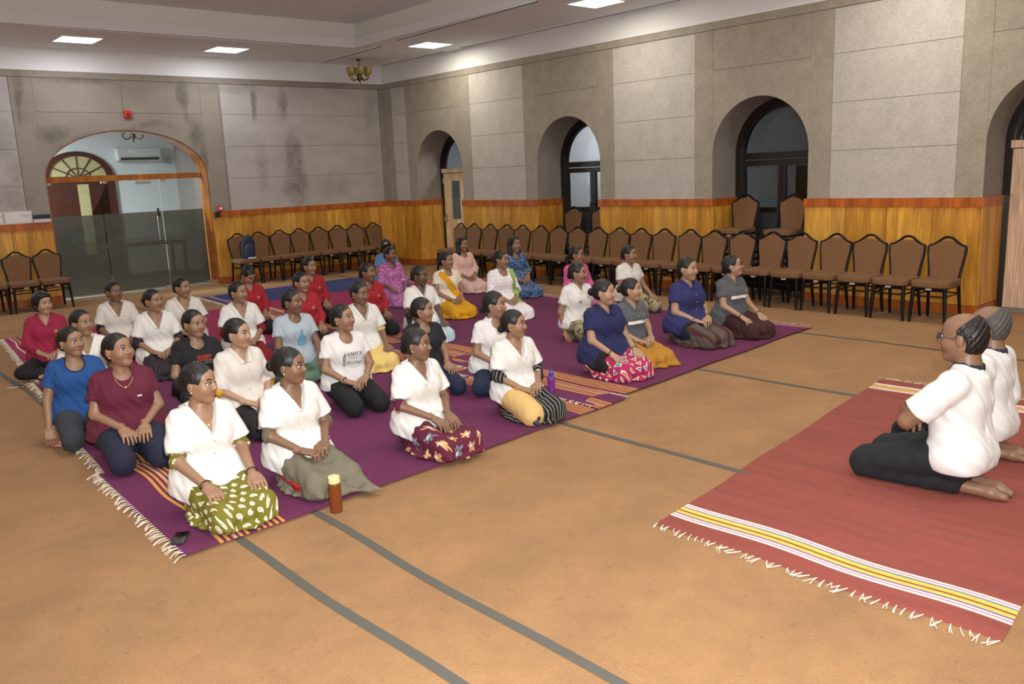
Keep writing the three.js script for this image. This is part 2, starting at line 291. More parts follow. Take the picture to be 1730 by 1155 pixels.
{
  const a = structure('wall_lobby', 'white lobby walls seen through the glass arch');
  part('masonry', bx(-4.2, -4.0, 0, 3.6, 3.1, 10.2), M.roomwhite, a);
  part('side_wall', bx(-4.0, -.4, 0, 3.6, 3.0, 3.1), M.jamb, a); part('side_wall', bx(-4.0, -.4, 0, 3.6, 10.0, 10.2), M.roomwhite, a);
  const c = structure('ceiling_lobby', 'lobby ceiling'); part('slab', bx(-4.2, -.4, 3.3, 3.45, 3.0, 10.2), M.roomwhite, c);
  const f = structure('floor_lobby', 'brown lobby floor'); part('slab', bx(-4.2, -.4, -.1, 0, 3.0, 10.2), S('#5a4636', .5), f);
  const t = thing('ceiling_light', 'square light panel in the lobby behind the glass arch', 'ceiling light', -1.6, 3.3, 8.2); part('diffuser', bx(-.3, .3, -.012, 0, -.3, .3), ledMat, t);
  const l = new THREE.RectAreaLight('#eef6ff', 750, .58, .58); l.position.set(0, -.02, 0); l.rotation.x = -Math.PI / 2; l.castShadow = true; t.add(l);
  // air conditioner
  const ac = thing('air_conditioner', 'pale wall air conditioner seen through the glass arch', 'air conditioner', -4.0, 2.46, 3.93, Math.PI / 2);
  part('body', rbx(.96, .29, .2, .035, 0, .145, .1, 3), S('#c4c8c6', .45), ac); part('outlet', rbx(.82, .05, .03, .008, 0, .045, .195), M.black, ac); part('flap', rbx(.86, .012, .05, .004, 0, .085, .205), S('#b4b8b6', .4), ac); part('badge', rbx(.14, .014, .006, .002, -.18, .2, .203), S('#ffffff', .3), ac);
  const sw = thing('wall_socket', 'small grey wall socket beside the air conditioner', 'socket', -4.0, 2.46, 3.27, Math.PI / 2); part('plate', rbx(.12, .14, .03, .008, 0, 0, .015), S('#9aa09e', .5), sw); part('cable', tube([[.0, -.07, .02], [.04, -.12, .02], [.1, -.1, .02], [.13, -.04, .02]], .005, 14, 6), S('#d8d8d8', .5), sw);
  // arched timber door with fan light
  const d = structure('door_5', 'dark timber arched door with patterned fan light in the lobby', -4.0, 0, 5.2, Math.PI / 2);
  const R = .72, sp = 2.1, s = new THREE.Shape(); s.moveTo(-R, 0); s.lineTo(-R, sp); s.absellipse(0, sp, R, R * .82, Math.PI, 0, true); s.lineTo(R, 0); s.closePath();
  const h = new THREE.Path(); h.moveTo(-R + .15, sp + .04); h.absellipse(0, sp + .04, R - .15, (R - .15) * .8, Math.PI, 0, true); h.closePath(); s.holes.push(h);
  part('door_frame', extr(s, 0, .06, 32), M.darkwood, d);
  const p = new THREE.Shape(); p.moveTo(-R + .15, sp + .04); p.absellipse(0, sp + .04, R - .15, (R - .15) * .8, Math.PI, 0, true); p.closePath();
  part('fan_glass', extr(p, .012, .02, 32), M.patternglass, d);
  const bars = []; for (let i = 1; i < 6; i++) { const a = Math.PI * i / 6; bars.push(rod([Math.cos(a) * .02, sp + .04, .035], [Math.cos(a) * (R - .15), sp + .04 + Math.sin(a) * (R - .15) * .8, .035], .012)); }
  for (const b of bars) part('fan_bar', b, M.darkwood, d);
  const arc = []; for (let i = 0; i <= 12; i++) { const a = Math.PI * i / 12; arc.push([Math.cos(a) * .24, sp + .04 + Math.sin(a) * .2, .035]); } part('fan_arc', tube(arc, .012, 24, 6), M.darkwood, d);
  part('pane_strip', bx(-.05, .17, .5, 2.0, .055, .07), M.patternglass, d); part('door_leaf', bx(-.56, .56, .02, 2.06, .04, .06), M.darkwood, d);
  const ta = thing('lobby_table', 'dark reception table standing in the lobby behind the glass', 'table', -2.3, 0, 4.6); part('top', rbx(.8, .04, 1.6, .01, 0, .74, 0), M.darkwood, ta); for (const [x, z] of [[-.35, -.72], [.35, -.72], [-.35, .72], [.35, .72]]) part('leg', rbx(.06, .72, .06, .008, x, .36, z), M.darkwood, ta);
}
function chandelier(label, x, y, z, k, n) {
  const t = thing('chandelier', label, 'chandelier', x, y, z);
  part('canopy', lathe([[0, 0], [.05 * k, 0], [.045 * k, -.02 * k], [.015 * k, -.035 * k], [0, -.035 * k]]), M.brass, t);
  part('stem', lathe([[.008 * k, -.03 * k], [.01 * k, -.12 * k], [.03 * k, -.15 * k], [.012 * k, -.2 * k], [.035 * k, -.3 * k], [.045 * k, -.36 * k], [.02 * k, -.4 * k], [.012 * k, -.44 * k], [0, -.47 * k]], 16), M.brass, t);
  for (let i = 0; i < n; i++) {
    const a = i / n * Math.PI * 2 + .35, c = Math.cos(a) * k, s = Math.sin(a) * k;
    const arm = part('arm', tube([[c * .03, -.34 * k, s * .03], [c * .1, -.4 * k, s * .1], [c * .18, -.37 * k, s * .18], [c * .19, -.3 * k, s * .19]], .009 * k, 16, 6), M.brass, t);
    const cup = lathe([[.012 * k, 0], [.045 * k, .015 * k], [.062 * k, .06 * k], [.066 * k, .13 * k], [.078 * k, .155 * k], [.072 * k, .155 * k], [.06 * k, .13 * k], [.056 * k, .06 * k], [.03 * k, .025 * k], [0, .02 * k]], 20); cup.translate(c * .19, -.31 * k, s * .19);
    part('shade', cup, M.amberglass, t);
  }
}
chandelier('brass chandelier with upturned cup shades near the ceiling corner', .86, SOFFIT, 1.07, 1.0, 6);
chandelier('dark chandelier hanging in the lobby behind the glass arch', -2.2, 3.3, 4.55, 1.15, 6);

// ---------------------------------------------------------------- glazed arch and arched doors
{
  const d = structure('door_1', 'wide arched glass entrance with orange timber lining and frosted film', 0, 0, 0, Math.PI / 2);
  const { c, r, sp, ry } = LD, W = -.34;
  const s = new THREE.Shape(); s.moveTo(c - r, 0); s.lineTo(c - r, sp); s.absellipse(c, sp, r, ry, Math.PI, 0, true); s.lineTo(c + r, 0); s.lineTo(c + r - .02, 0); s.lineTo(c + r - .02, sp); s.absellipse(c, sp, r - .02, ry - .02, 0, Math.PI, false); s.lineTo(c - r + .02, 0); s.closePath();
  part('lining', extr(s, -.4, -.012, 64), M.lining, d);
  part('transom', bx(c - r + .03, c + r - .03, sp - .06, sp + .04, W - .02, W + .05), M.lining, d);
  const f = new THREE.Shape(); f.moveTo(c - r + .03, sp + .04); f.absellipse(c, sp + .04, r - .03, ry - .07, Math.PI, 0, true); f.closePath();
  part('fan_pane', new THREE.ShapeGeometry(f, 48).translate(0, 0, W), M.glass, d);
  const cuts = [c - r + .03, c - .45, c + .58, c + r - .03];
  for (let i = 0; i < 3; i++) {
    const pg = new THREE.PlaneGeometry(cuts[i + 1] - cuts[i] - .008, sp - .06 - .02); pg.translate((cuts[i] + cuts[i + 1]) / 2, (sp - .04) / 2, W);
    const pane = part('glass_pane', pg, M.glass, d);
    const fg = new THREE.PlaneGeometry(cuts[i + 1] - cuts[i] - .012, 1.40); fg.translate((cuts[i] + cuts[i + 1]) / 2, .74, W - .008); part('frosted_film', fg, M.film, pane);
    const ls = []; for (let y = .06; y < 1.0; y += .035) ls.push(bx(cuts[i] + .01, cuts[i + 1] - .01, y, y + .012, W + .002, W + .003)); part('film_line', merge(ls), M.filmLine, pane);
    part('patch_fitting', merge([bx(cuts[i + 1] - .1, cuts[i + 1], .01, .06, W - .015, W + .02), bx(cuts[i] + .02, cuts[i] + .12, sp - .1, sp - .06, W - .015, W + .02)]), M.steel, pane);
  }
  part('door_handle', merge([rod([c + .46, .92, W + .06], [c + .46, 1.36, W + .06], .014), rod([c + .46, .98, W], [c + .46, .98, W + .06], .009), rod([c + .46, 1.3, W], [c + .46, 1.3, W + .06], .009)]), M.steel, d);
  part('lock', rbx(.035, .16, .03, .006, c + .5, 1.42, W + .02), M.black, d);
  part('door_closer', rbx(.28, .06, .06, .01, c + .28, sp - .1, W + .04), S('#a8a8a4', .4, { metalness: .5 }), d);
  part('threshold', bx(c - r, c + r, .0, .014, W - .04, .01), S('#9a8a72', .5), d);
}
ARCHES.slice(0, 4).forEach((c, i) => {
  const solid = i === 0 || i === 3, z = -DEPTH + .03;
  const d = structure('door_' + (i + 2), ['dark arched frame with cream door in the first recess', 'dark arched glazed double door behind two stacks of chairs', 'dark arched glazed double door in the middle recess', 'dark arched frame with pinkish cream door in the right recess'][i]);
  const s = new THREE.Shape(), r = AR - .002, t = .085; s.moveTo(c - r, 0); s.lineTo(c - r, ASP); s.absellipse(c, ASP, r, r, Math.PI, 0, true); s.lineTo(c + r, 0); s.lineTo(c + r - t, 0); s.lineTo(c + r - t, ASP); s.absellipse(c, ASP, r - t, r - t, 0, Math.PI, false); s.lineTo(c - r + t, 0); s.closePath();
  part('frame', extr(s, z - .06, z + .06, 48), M.frame, d);
  const s2 = new THREE.Shape(), r2 = r - t, t2 = .05; s2.moveTo(c - r2, ASP); s2.absellipse(c, ASP, r2, r2, Math.PI, 0, true); s2.lineTo(c + r2 - t2, ASP); s2.absellipse(c, ASP, r2 - t2, r2 - t2, 0, Math.PI, false); s2.closePath();
  part('fan_sash', extr(s2, z - .03, z + .03, 48), M.frame, d);
  const f = new THREE.Shape(); f.moveTo(c - r2, ASP); f.absellipse(c, ASP, r2, r2, Math.PI, 0, true); f.closePath(); part('fan_pane', new THREE.ShapeGeometry(f, 40).translate(0, 0, z), M.darkglass, d);
  part('transom', bx(c - r + t, c + r - t, ASP - .1, ASP, z - .05, z + .05), M.frame, d);
  if (solid) {
    const m = i ? M.pinkdoor : M.cream, a = c - r + t, b = c + r - t;
    part('transom_cap', bx(a - .02, b, ASP - .09, ASP - .005, z + .05, z + .075), m, d);
    const sh = new THREE.Shape(); sh.moveTo(a, .02); sh.lineTo(b, .02); sh.lineTo(b, ASP - .1); sh.lineTo(a, ASP - .1); sh.closePath();
    const hw = i ? [.36, .36 + .5] : [.24, .24 + .3], hh = i ? [.98, 1.72] : [.95, 1.75]; const h = new THREE.Path(); h.moveTo(a + hw[0], hh[0]); h.lineTo(a + hw[0], hh[1]); h.lineTo(a + hw[1], hh[1]); h.lineTo(a + hw[1], hh[0]); h.closePath(); sh.holes.push(h);
    const leaf = part('door_leaf', extr(sh, z, z + .045), m, d);
    part('vision_pane', bx(a + hw[0], a + hw[1], hh[0], hh[1], z + .015, z + .02), M.darkglass, leaf);
    const lv = []; for (let y = hh[0] + .01; y < (hh[0] + hh[1]) / 2 + .04; y += .028) lv.push(bx(a + hw[0], a + hw[1], y, y + .014, z + .022, z + .03)); part('louvre', merge(lv), S('#6c7176', .5), leaf);
    if (!i) part('hinge', merge([rbx(.03, .1, .03, .005, a, 1.75, z + .06), rbx(.03, .1, .03, .005, a, .95, z + .06)]), M.steel, leaf);
    if (!i) part('door_handle', merge([rbx(.05, .16, .02, .006, a + .06, .98, z + .055), rod([a + .06, 1.02, z + .09], [a + .16, 1.02, z + .09], .01)]), M.steel, leaf);
    if (i) part('threshold', bx(c - AR, c + AR, 0, .05, z - .1, z + .12), S('#7d7a75', .7), d);
  } else for (const sd of [0, 1]) {
    const a = sd ? c : c - r + t, b = sd ? c + r - t : c;
    const sh = new THREE.Shape(); sh.moveTo(a + .004, .02); sh.lineTo(b - .004, .02); sh.lineTo(b - .004, ASP - .104); sh.lineTo(a + .004, ASP - .104); sh.closePath();
    for (const [y0, y1] of [[.14, 1.16], [1.22, 1.82]]) { const h = new THREE.Path(); h.moveTo(a + .07, y0); h.lineTo(a + .07, y1); h.lineTo(b - .06, y1); h.lineTo(b - .06, y0); h.closePath(); sh.holes.push(h); }
    const leaf = part('door_leaf', extr(sh, z - .025, z + .025), M.frame, d);
    part('glass_pane', new THREE.PlaneGeometry(b - a - .13, .6).translate((a + b + .01) / 2, 1.52, z), M.darkglass, leaf);
    part('lower_panel', bx(a + .07, b - .06, .14, 1.16, z - .012, z - .004), S('#34363a', .45), leaf);
    const lv = []; for (let y = .16; y < 1.14; y += .03) lv.push(bx(a + .07, b - .06, y, y + .012, z - .004, z + .002)); part('film_line', merge(lv), S('#4b4d50', .5), leaf);
    part('door_handle', merge([rod([sd ? a + .035 : b - .035, 1.0, z + .06], [sd ? a + .035 : b - .035, 1.3, z + .06], .01), rod([sd ? a + .035 : b - .035, 1.03, z + .02], [sd ? a + .035 : b - .035, 1.03, z + .06], .007), rod([sd ? a + .035 : b - .035, 1.27, z + .02], [sd ? a + .035 : b - .035, 1.27, z + .06], .007)]), M.frame, leaf);
  }
});
// small fittings on the end wall
{
  const t = thing('fire_alarm', 'square red alarm sounder above the glass arch', 'alarm', .012, 3.08, 5.33, Math.PI / 2); part('body', rbx(.13, .13, .05, .015, 0, .065, .025, 3), M.red, t); part('lens', new THREE.SphereGeometry(.03, 14, 10, 0, 6.3, 0, 1.57).rotateX(Math.PI / 2).translate(0, .065, .05), S('#8e1018', .2), t); part('rim', new THREE.TorusGeometry(.036, .005, 6, 20).translate(0, .065, .051), S('#e86a66', .4), t);
  const u = thing('call_point', 'small red fire call point on the rail right of the glass arch', 'call point', .03, 1.382, 3.86, Math.PI / 2); part('body', rbx(.1, .1, .05, .01, 0, .05, .025), M.red, u); part('glass', rbx(.06, .05, .008, .002, 0, .05, .052), S('#e8d8d0', .2), u);
  const v = thing('switch_box', 'small black switch box on the rail by the glass arch', 'switch', .045, 1.27, 3.93, Math.PI / 2); part('body', rbx(.09, .1, .05, .008, 0, .05, .025), M.black, v); part('button', rbx(.03, .03, .01, .003, 0, .05, .052), S('#303030', .4), v);
  for (const [z, w, h, col, label] of [[7.26, .42, .2, '#d4d2cc', 'white mounted sheet leaning on the wall rail, nearer the arch'], [7.68, .42, .2, '#d0cec8', 'white mounted sheet leaning on the wall rail at the picture edge']]) {
    const b = thing('mounted_sheet', label, 'sheet', .018, 1.382, z, Math.PI / 2); b.rotation.x = 0; part('board', rbx(w - .01, h, .012, .003, 0, h / 2, .012), S(col, .8), b);
    part('print', bx(-w / 2 + .03, w / 2 - .03, .03, h - .03, .019, .0195), canvasPrint(), b);
  }
  const k = thing('box_file', 'dark and white flat box lying on the wall rail', 'box', .026, 1.38, 6.92, Math.PI / 2); part('lid', rbx(.26, .07, .05, .006, 0, .095, .026), S('#23262e', .5), k); part('base', rbx(.26, .06, .05, .006, 0, .03, .026), S('#c9c8c4', .6), k);
}
function canvasPrint() { return new THREE.MeshStandardMaterial({ roughness: .8, map: canvasTex(128, 64, (g) => { g.fillStyle = '#dcdad4'; g.fillRect(0, 0, 128, 64); g.strokeStyle = '#9a9a98'; g.lineWidth = 1; for (let y = 6; y < 60; y += 5) { g.beginPath(); g.moveTo(6, y); g.lineTo(60 + (y * 37 % 60), y); g.stroke(); } }) }); }

// ---------------------------------------------------------------- banquet chairs
const chairFabric = (() => { const t = dataTex(256, (x, y) => { const v = 1 + (N128[at512(x * 2, y * 2)] - .5) * .18 + (N32[at512(x, y)] - .5) * .1; return [120 * v, 86 * v, 56 * v]; }); t.repeat.set(4, 4); return new THREE.MeshStandardMaterial({ map: t, roughness: .9 }); })();
const chairMetal = S('#1b1b1e', .35, { metalness: .6 });
function makeChair() {
  const o = new THREE.Group(); o.name = numbered('banquet_chair');
  const add = (n, g, m) => part(n, g, m, o);
  // seat cushion with rounded front
  const s = new THREE.Shape(); s.moveTo(-.19, -.2); s.lineTo(.19, -.2); s.quadraticCurveTo(.215, 0, .215, .16); s.quadraticCurveTo(.2, .215, .12, .222); s.lineTo(-.12, .222); s.quadraticCurveTo(-.2, .215, -.215, .16); s.quadraticCurveTo(-.215, 0, -.19, -.2);
  const sg = new THREE.ExtrudeGeometry(s, { depth: .035, bevelEnabled: true, bevelSize: .012, bevelThickness: .018, bevelSegments: 3, curveSegments: 8 }); sg.rotateX(Math.PI / 2); sg.scale(1, 1, 1); sg.translate(0, .46, 0);
  { const p = sg.attributes.position; for (let i = 0; i < p.count; i++) { p.setZ(i, p.getZ(i)); } }
  add('seat', sg, chairFabric);
  add('seat_pan', bx(-.2, .2, .395, .415, -.19, .2), chairMetal);
  add('seat_tag', bx(-.035, .035, .38, .398, .2, .206), S('#cfcfcf', .6));
  // reclined back: local plane (x, y) then tilt
  const tilt = g => { g.rotateX(-.13); g.translate(0, .40, -.20); return g; };
  const side = sgn => [[.178, 0], [.182, .08], [.19, .18], [.207, .28], [.222, .37], [.222, .44]].map(([x, y]) => [sgn * x, y, 0]);
  const crown = [[-.222, .44, 0], [-.17, .455, 0], [-.1, .50, 0], [-.05, .535, 0], [0, .545, 0], [.05, .535, 0], [.1, .50, 0], [.17, .455, 0], [.222, .44, 0]];
  add('back_frame', merge([tilt(tube(side(-1), .0155, 16, 6)), tilt(tube(crown, .0155, 26, 6)), tilt(tube(side(1), .0155, 16, 6))]), chairMetal);
  const b = new THREE.Shape(); b.moveTo(-.155, .07); b.lineTo(.155, .07); b.quadraticCurveTo(.168, .2, .196, .32); b.lineTo(.2, .425); b.quadraticCurveTo(.14, .44, .08, .485); b.quadraticCurveTo(0, .50, -.08, .485); b.quadraticCurveTo(-.14, .44, -.2, .425); b.lineTo(-.196, .32); b.quadraticCurveTo(-.168, .2, -.155, .07);
  const bg = new THREE.ExtrudeGeometry(b, { depth: .018, bevelEnabled: true, bevelSize: .01, bevelThickness: .014, bevelSegments: 3, curveSegments: 8 }); bg.translate(0, 0, -.009); add('backrest', tilt(bg), chairFabric);
  for (const k of [-1, 1]) {
    add('leg', rod([k * .208, 0, .215], [k * .185, .41, .185], .017, .025, 8), chairMetal);
    add('leg', rod([k * .195, 0, -.255], [k * .178, .41, -.2], .017, .023, 8), chairMetal);
    add('stretcher', rod([k * .19, .31, .195], [k * .183, .31, -.215], .009, .009, 6), chairMetal); add('side_rail', rod([k * .186, .4, .19], [k * .178, .4, -.2], .012, .012, 6), chairMetal);
  }
  add('front_rail', rod([-.186, .385, .19], [.186, .385, .19], .011, .011, 6), chairMetal); add('stretcher', rod([-.19, .31, .196], [.19, .31, .196], .008, .008, 6), chairMetal); add('stretcher', rod([-.18, .31, -.215], [.18, .31, -.215], .008, .008, 6), chairMetal);
  for (const m of o.children) if (!m.geometry.userData.done) { m.geometry.scale(.935, 1, 1); m.geometry.userData.done = 1; }
  return o;
}
const chair0 = makeChair(); let chairN = 0;
function placeChair(x, y, z, turn, label, group) {
  const c = chairN++ ? chair0.clone() : chair0; if (c !== chair0) c.name = numbered('banquet_chair'); scene.add(c); c.position.set(x, y, z); c.rotation.y = turn; c.userData = {}; tag(c, label, 'chair', group); return c;
}
for (let i = 0; i < 21; i++) placeChair(11.89 - i * .4557, 0, .50 + Math.sin(i * 2.1) * .012, Math.sin(i * 3.7) * .03, `brown banquet chair, ${ORD[i]} from the right end of the long row under the arches`, 'long row of chairs along the arched wall');
[3.66, 3.235, 2.80, 2.365, 1.93, 1.50, 1.07, .60].forEach((z, i) => placeChair(.50, 0, z, Math.PI / 2 + Math.sin(i * 2.3) * .03 + (i === 7 ? .12 : 0), i ? (i === 7 ? 'brown banquet chair standing slightly apart at the far corner' : `brown banquet chair, ${ORD[i]} from the glass arch in the end-wall row`) : 'brown banquet chair carrying the backpack beside the glass arch', 'row of chairs on the end wall'));
[6.99, 7.44, 7.9].forEach((z, i) => placeChair(.52, 0, z, Math.PI / 2, ['brown banquet chair just left of the glass arch', 'brown banquet chair, second to the left of the glass arch', 'brown banquet chair cut off by the left picture edge'][i], 'chairs left of the glass arch'));
// stacks in the recesses; each stacked chair nests a little higher and forward
[[8.80, -.16, .06, 6, .095, 'left stack in the middle recess'], [9.56, -.16, .0, 6, .095, 'right stack in the middle recess'], [5.22, -.2, .04, 4, .095, 'left stack in the second recess'], [5.86, -.2, 0, 4, .095, 'right stack in the second recess']].forEach(([x, z, a, n, dy, where]) => {
  for (let k = 0; k < n; k++) placeChair(x, k * dy, z + k * .018 - .05, a, k === n - 1 ? `brown banquet chair on top of the ${where}` : `brown banquet chair, ${ORD[k]} from below in the ${where}`, 'stacked chairs in the recesses');
});
// backpack on the first end-wall chair
{
  const t = thing('backpack', 'navy backpack with a white strip leaning on a chair', 'backpack', .56, .462, 3.60, Math.PI / 2 - .1);
  const navy = S('#1a2136', .75), dk = S('#0e1119', .8);
  const g = new THREE.CapsuleGeometry(.12, .16, 8, 18); g.scale(1.05, 1.25, .62); g.translate(.0, .205, -.02); part('body', g, navy, t);
  const p = new THREE.CapsuleGeometry(.1, .1, 8, 16); p.scale(1.0, 1.1, .5); p.translate(0, .14, .06); part('front_pocket', p, S('#222c48', .7), t);
  part('flap', tube([[-.1, .24, .055], [0, .262, .075], [.1, .24, .055]], .006, 14, 6), dk, t);
  part('reflective_strip', rbx(.15, .022, .01, .003, .01, .035, .108), S('#f2f2f2', .4), t);
  for (const k of [-1, 1]) part('strap', tube([[k * .07, .36, -.07], [k * .11, .32, -.12], [k * .13, .16, -.11], [k * .12, .03, -.07]], .014, 16, 6), dk, t);
  part('top_loop', tube([[-.03, .39, -.03], [0, .425, -.03], [.03, .39, -.03]], .007, 12, 6), dk, t);
}

// ---------------------------------------------------------------- woven mats
function matTex(base, stripes, farStripes = stripes) {   // drawn along the length: v = metres from the near end
  return dataTex(64, (x, y) => {
    const v = y / 1024 * 3.66, d = Math.min(v, 3.66 - v), n = 1 + (N256[at512(x * 8, y)] - .5) * .10 + (N32[at512(x, y)] - .5) * .09;
    let c = base; for (const [a, b, col] of v < 1.83 ? stripes : farStripes) if (d >= a && d < b) c = col;
    return [c[0] * n, c[1] * n, c[2] * n];
  }, true, 1024);
}
const gold = [214, 152, 66], cream_ = [226, 214, 196], wine = [120, 20, 70];
const bandStripes = (o, main) => { const s = []; for (let k = 0; k < 5; k++) s.push([o + k * .036, o + k * .036 + .019, main]); s.push([o + .088, o + .095, [206, 190, 210]]); for (let k = 0; k < 5; k++) s.push([o + .21 + k * .036, o + .21 + k * .036 + .017, main]); return s; };
const MT = {
  purple: matTex([100, 33, 78], bandStripes(.2, gold)),
  violet: matTex([100, 33, 78], bandStripes(.2, gold), [[.02, .035, [196, 140, 150]], [.05, .085, [190, 120, 130]], [.1, .106, [200, 170, 176]]]),
  magenta: matTex([150, 32, 80], [[.08, .1, cream_], [.13, .15, gold], [.17, .19, [92, 92, 84]], [.21, .23, gold], [.25, .262, cream_], [.3, .33, [214, 130, 60]]]),
  blue: matTex([44, 52, 104], [[.1, .13, [170, 60, 70]], [.17, .19, cream_]]),
  red: matTex([136, 67, 57], [[.15, .168, [236, 226, 216]], [.168, .176, [190, 40, 80]], [.176, .19, [236, 226, 216]], [.19, .205, [120, 100, 150]], [.205, .235, [226, 186, 84]], [.235, .25, [130, 70, 40]], [.25, .28, [226, 186, 84]], [.28, .295, [110, 130, 150]], [.295, .309, [236, 226, 216]], [.309, .317, [190, 40, 80]], [.317, .335, [236, 226, 216]]]),
};
const matMat = {}; for (const k in MT) { MT[k].wrapS = THREE.RepeatWrapping; matMat[k] = new THREE.MeshStandardMaterial({ map: MT[k], roughness: .95 }); }
const fringeMat = S('#d9cdbd', .95);
function mat(kind, corners, lift, label, fringe = [1, 1]) {   // corners [[x,z] near-left, near-right, far-right, far-left], length from near (large z) to far
  const o = thing('woven_mat', label, 'mat'), nu = 24, nv = 72, pos = [], uv = [], idx = [];
  const [A, B, C, D] = corners, P = (u, v) => [(A[0] * (1 - u) + B[0] * u) * (1 - v) + (D[0] * (1 - u) + C[0] * u) * v, (A[1] * (1 - u) + B[1] * u) * (1 - v) + (D[1] * (1 - u) + C[1] * u) * v];
  const hgt = (x, z, u, v) => lift + .0025 * (1 + Math.sin(x * 5.1 + z * 2.3 + lift * 900) * Math.sin(z * 3.7 - x * 1.9)) + .002 * Math.max(0, Math.sin(z * 9 + x * 4)) * Math.min(1, Math.min(u, 1 - u) * 8);
  for (let j = 0; j <= nv; j++) for (let i = 0; i <= nu; i++) { const u = i / nu, v = j / nv, [x0, z0] = P(u, v), wob = Math.sin(v * 17 + A[0] * 3) * .012, x = x0 + wob * (u - .5) * 1.2, z = z0 + Math.sin(u * 11 + A[1]) * .012; pos.push(x, hgt(x, z, u, v), z); uv.push(u, v); }
  const at = (i, j) => j * (nu + 1) + i;
  for (let j = 0; j < nv; j++) for (let i = 0; i < nu; i++) { const a = at(i, j), b = at(i + 1, j), c = at(i + 1, j + 1), d = at(i, j + 1); idx.push(a, b, c, a, c, d); }
  // skirt down to the floor gives the cloth its thickness
  const edge = []; for (let i = 0; i <= nu; i++) edge.push(at(i, 0)); for (let j = 1; j <= nv; j++) edge.push(at(nu, j)); for (let i = nu - 1; i >= 0; i--) edge.push(at(i, nv)); for (let j = nv - 1; j > 0; j--) edge.push(at(0, j));
  const n0 = pos.length / 3; for (const e of edge) { pos.push(pos[3 * e], Math.max(.0005, lift - .004), pos[3 * e + 2]); uv.push(uv[2 * e], uv[2 * e + 1]); }
  for (let k = 0; k < edge.length; k++) { const l = (k + 1) % edge.length, a = edge[k], b = edge[l], c = n0 + l, d = n0 + k; idx.push(a, d, b, b, d, c); }
  const g = new THREE.BufferGeometry(); g.setAttribute('position', new THREE.Float32BufferAttribute(pos, 3)); g.setAttribute('uv', new THREE.Float32BufferAttribute(uv, 2)); g.setIndex(idx); g.computeVertexNormals();
  part('cloth', g, matMat[kind], o);
  for (const e of [0, 1]) if (fringe[e]) {
    const fp = []; const N = 46;
    for (let i = 0; i <= N; i++) {
      const u = i / N, [x, z] = P(u, e), dz = e ? -1 : 1, len = rr(.03, .075), sw = rr(-.035, .035);
      for (let q = 0; q < 2; q++) { const s2 = sw + rr(-.018, .018), y = Math.max(.004, lift); fp.push(tube([[x, y + .003, z - dz * .004], [x + s2 * .4, y + .004, z + dz * len * .5], [x + s2, .003 + rr(0, .003), z + dz * len]], .0028, 4, 4)); }
    }
    const f = part('fringe', merge(fp), fringeMat, o); f.userData.kind = 'stuff';
  }
  return o;
}
// z edges drift a little along the hall
const zl = x => 8.0 + .095 * x, zr = x => 1.5 + .018 * x;
mat('blue', [[1.62, 5.05], [3.25, 5.15], [3.22, 1.5], [1.55, 1.45]], .001, 'blue woven mat at the back nearest the end wall', [1, 1]);
mat('magenta', [[3.25, zl(3.3)], [4.9, zl(4.9)], [4.9, 4.95], [3.2, 4.85]], .002, 'magenta mat with striped fringe end under the short-haired person', [1, 1]);
mat('magenta', [[4.85, zl(4.9)], [6.6, zl(6.6)], [6.6, 5.2], [4.85, 5.05]], .006, 'magenta mat beneath the white shirts of the left rear rows', [1, 1]);
mat('magenta', [[3.2, 5.1], [4.9, 5.2], [4.88, zr(4.9)], [3.15, zr(3.2)]], .004, 'pinkish magenta mat at the right rear behind the purple kurta', [1, 1]);
mat('violet', [[4.85, 5.3], [6.55, 5.4], [6.5, zr(6.5)], [4.85, zr(4.9)]], .008, 'purple mat under the pink and blue kurtas at the right rear', [1, 1]);
mat('purple', [[6.5, zl(6.6) + .05], [8.1, zl(8.1) + .03], [8.1, 5.15], [6.5, 5.2]], .010, 'purple mat in the left half, third row from the front', [1, 1]);
mat('violet', [[6.5, 5.42], [8.1, 5.45], [8.05, zr(8)], [6.45, zr(6.5)]], .012, 'purple mat in the right half, third row from the front', [1, 1]);
mat('purple', [[8.0, zl(8)+.1], [10.1, 9.02], [10.1, 5.1], [8.0, 5.1]], .014, 'purple mat in the left half, second row from the front', [1, 1]);
mat('violet', [[8.0, 5.45], [9.6, 5.5], [9.58, 1.66], [8.0, 1.62]], .016, 'purple mat in the right half, second row from the front', [1, 1]);
mat('purple', [[10.0, 9.06], [11.69, 9.12], [11.42, 5.35], [9.8, 5.35]], .018, 'purple front mat with gold stripes at the near left corner', [1, 1]);
mat('violet', [[9.55, 5.72], [11.37, 5.72], [11.03, 1.72], [9.5, 1.68]], .021, 'purple front mat under the navy and grey shirts', [1, 1]);
mat('red', [[13.18, 7.14], [14.86, 7.12], [14.5, 3.45], [12.66, 3.45]], .002, 'brick red mat with striped fringed ends under the two men', [1, 1]);

